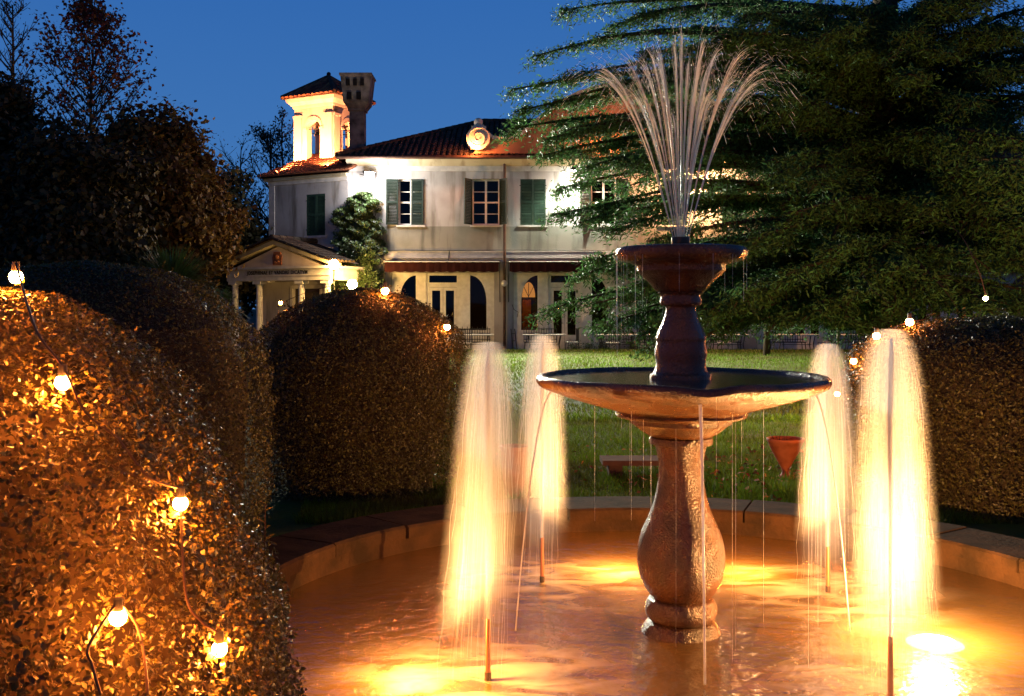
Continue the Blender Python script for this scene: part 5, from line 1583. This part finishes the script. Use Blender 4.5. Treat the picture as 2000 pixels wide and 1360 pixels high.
# ------------------------------------------------------------------ the cedar
CT = Vector((9.75, 26.0, 0))
ced = thing('cedar_tree', (CT.x, CT.y, -.1), 'huge cedar with layered drooping boughs in front of the villa', 'tree')
MB().tube([(CT.x, CT.y, -.3), (CT.x+.05, CT.y, 3), (CT.x-.05, CT.y, 7), (CT.x, CT.y, 12), (CT.x, CT.y, 16)], [.55, .44, .36, .26, .12], 14).build('trunk', m_bark, ced, smooth=True)
LEFT = [(1100,12,25.0,1.0),(1168,60,22.5,.7),(1045,108,23.5,.8),(1000,162,24,.9),(1012,210,23.2,.9),(985,242,23.5,1.0),(1062,300,22.6,1.0),(1092,365,23,.8),(1075,412,22.5,.9),
        (1195,448,21.6,.8),(1150,498,22,.9),(1115,545,21.8,.8),(1072,600,21.6,1.1),(1160,638,21.4,.7),(1255,655,20.6,.6),(1130,330,25,.6),(1120,205,26,.7)]
BR = []
for px, py, Y, fw in LEFT:
    BR.append((at(px, py, Y), fw))
    BR.append((at(px+random.uniform(50, 110), py+random.uniform(18, 40), Y-random.uniform(.2, 1.4)), fw))
for px, py, Y, fw in [(1330,80,19.5,1),(1420,60,19,1),(1290,190,19.5,1),(1250,290,20.5,1),(1300,340,19.8,.9),(1230,400,20.5,.9),(1290,500,19.6,1),(1400,470,18.6,1),(1350,575,19.2,1),(1480,455,18.4,1),(1560,400,18.2,1),
                      (1450,560,18,1),(1540,520,17.8,1),(1620,470,18,1),(1600,590,18.4,1),(1700,560,17.6,1),(1760,500,17.8,.9),(1840,560,17.6,1),(1930,590,17.5,1),(1900,480,17.8,1),(1990,520,18,1),(1830,390,18,1),
                      (1950,400,18,1),(1900,200,18.4,1.1),(1980,240,18.4,1),(1860,100,18.8,1.1),(1780,60,18.8,1),(1960,40,19,1.2),(1680,90,19.5,.8),(1560,60,19.5,1.1),(1500,130,19.5,.9),(1650,620,18.8,.9),(1520,610,18.8,.9),(1750,600,18.6,.9),(1860,300,18.6,.9),
                      (1450,20,20,1.2),(1600,10,20,1.1),(1250,20,22,1.0),(1340,130,21,.9),(1200,150,23,.9),(1180,280,23.5,.8),(1110,250,24,.8),(1150,300,23.5,.9),(1090,290,24,.7),(1260,170,22,1),(1160,240,23,.8),(1230,310,21.5,.8),(1530,300,19,.9),(1600,340,19,.9)]:
    BR.append((at(px, py, Y), fw))
rnd = random.Random(5)
for q in range(16):
    BR.append((at(rnd.uniform(1700, 2080), rnd.uniform(-30, 130), rnd.uniform(18.5, 23)), 1.1))
for q in range(9):
    BR.append((at(1985+9*q, 300+34*q-(q % 2)*60, 16.6+.2*q), 1.1))
for q in range(22):
    BR.append((at(rnd.uniform(1900, 2120), 30+27*q, rnd.uniform(17.8, 22)), 1.1))
for q in range(70):
    px, py, Y, fw = rnd.uniform(1230, 2050), rnd.choice([rnd.uniform(230, 620), rnd.uniform(0, 640)]), rnd.uniform(18.5, 24), rnd.uniform(.7, 1.1)
    if px < 1470 and 190 < py < 440: continue          # the crown is thin here and the lit gable shows through
    BR.append((at(px, py, Y), fw))
for q in range(26):        # boughs away from the camera and beyond the frame
    a = rnd.uniform(-.6, 2.6); z = rnd.uniform(2.5, 13.5); l = rnd.uniform(5, 8)*(1-.03*z)
    BR.append((Vector((CT.x+l*math.cos(a), CT.y+l*math.sin(a), z-rnd.uniform(.2, 1))), .9))
bm_, Pn, Dn, Up = MB(), [], [], []
for tip, fw in BR:
    near_left = tip.x < 4.5
    h = Vector((tip.x-CT.x, tip.y-CT.y, 0)); L_ = h.length
    rise = rnd.uniform(.2, .9)
    root_ = Vector((CT.x, CT.y, max(.8, tip.z+rise*.3-.25*rnd.random())))
    side = Vector((-h.y, h.x, 0)).normalized()
    bend = rnd.gauss(0, .35)
    pts = []
    for j in range(11):
        t = j/10
        p = root_.lerp(tip, t)+side*bend*math.sin(t*math.pi)+Vector((0, 0, rise*math.sin(t*math.pi*.9)*.9-.25*t**4))
        pts.append(p)
    r0 = .045+.010*L_
    bm_.tube(pts, [r0*(1-.88*(j/10)) for j in range(11)], 6, cap=False)
    # side sprays
    ns = int(L_*(15 if near_left else 11))
    for k in range(ns):
        t = 1-(rnd.random()**1.25)*.80
        f = t*10; i = min(int(f), 9); base = pts[i].lerp(pts[i+1], f-i)
        d = (pts[i+1]-pts[i]).normalized()
        sgn = rnd.choice((-1, 1))
        tw = (d*rnd.uniform(.35, 1.0)+side*sgn*rnd.uniform(.3, 1.0)+Vector((0, 0, rnd.uniform(-1.0, .12)))).normalized()
        ln = fw*rnd.uniform(.35, 1.15)*(1.25-t*.75)
        e2 = base+tw*ln-Vector((0, 0, .12*ln*ln))
        if k % 2 == 0: bm_.tube([base, base.lerp(e2, .55)+Vector((0,0,.03)), e2], [.014, .009, .003], 3, cap=False)
        m_n = int((8+33*ln)*(1.0 if tip.y < 25.5 else .6))
        u = RNG.random(m_n)
        q_ = np.array(base)[None]*(1-u[:, None])+np.array(e2)[None]*u[:, None]+RNG.normal(0, 1, (m_n, 3))*np.array([.09, .09, .07])
        Pn.append(q_); Dn.append(np.tile(np.array(tw), (m_n, 1)))
bm_.build('boughs', m_bark, ced, smooth=True, kind='stuff')
Pn, Dn = np.concatenate(Pn), np.concatenate(Dn)
leaf_cloud('needle_sprays', Pn, np.array([0, 0, .7]), .132, m_cedar, ced, aspect=.24, spread=.75, bias=Dn*1.1, fold=.6)
print('cedar leaves', len(Pn), sum(len(m.polygons) for m in bpy.data.meshes))
yt = thing('young_tree', (at(1497, 690, 31).x, 31, -.1), 'brown young trunk rising into the cedar right of the fountain', 'tree')
xx = yt.location.x
MB().tube([(xx, 31, -.2), (xx+.03, 31, 1.2), (xx-.05, 31, 3.5)], [.12, .10, .06], 9).build('trunk', m_bark, yt, smooth=True)
leaf_cloud('crown', np.array([xx, 31, 3.4])+RNG.normal(0, 1, (1500, 3))*np.array([.6, .5, .7]), np.array([0, 0, .6]), .14, m_cedar, yt, aspect=.35)
st = thing('sapling', (at(1636, 685, 30).x, 30, 0), 'thin pale sapling stem right of the young trunk', 'tree')
xx = st.location.x
MB().tube([(xx, 30, 0), (xx+.04, 30, 1.4), (xx-.02, 30, 3.2)], [.055, .045, .02], 8).build('trunk', mat('pale_bark', (.22, .19, .15), .8, .1, (.12, .10, .08), 10), st, smooth=True)
leaf_cloud('crown', np.array([xx, 30, 3.0])+RNG.normal(0, 1, (500, 3))*np.array([.4, .4, .6]), np.array([0, 0, .6]), .12, m_autumn, st)
hb = at(1925, 583, 14.5)
s4 = thing('light_string', tuple(hb), 'single red-tinged bulb hanging in the cedar above the right hedge', 'light string', 'bulb strings on the hedges')
bulb(s4, hb, .035)
cable(s4, [hb+Vector((0, 0, .06)), hb+Vector((.05, .4, .5)), hb+Vector((.3, 1.6, 1.1)), hb+Vector((.5, 3.2, 1.5))], .006)
for o in COL.objects:
    if '_local' in o: del o['_local']
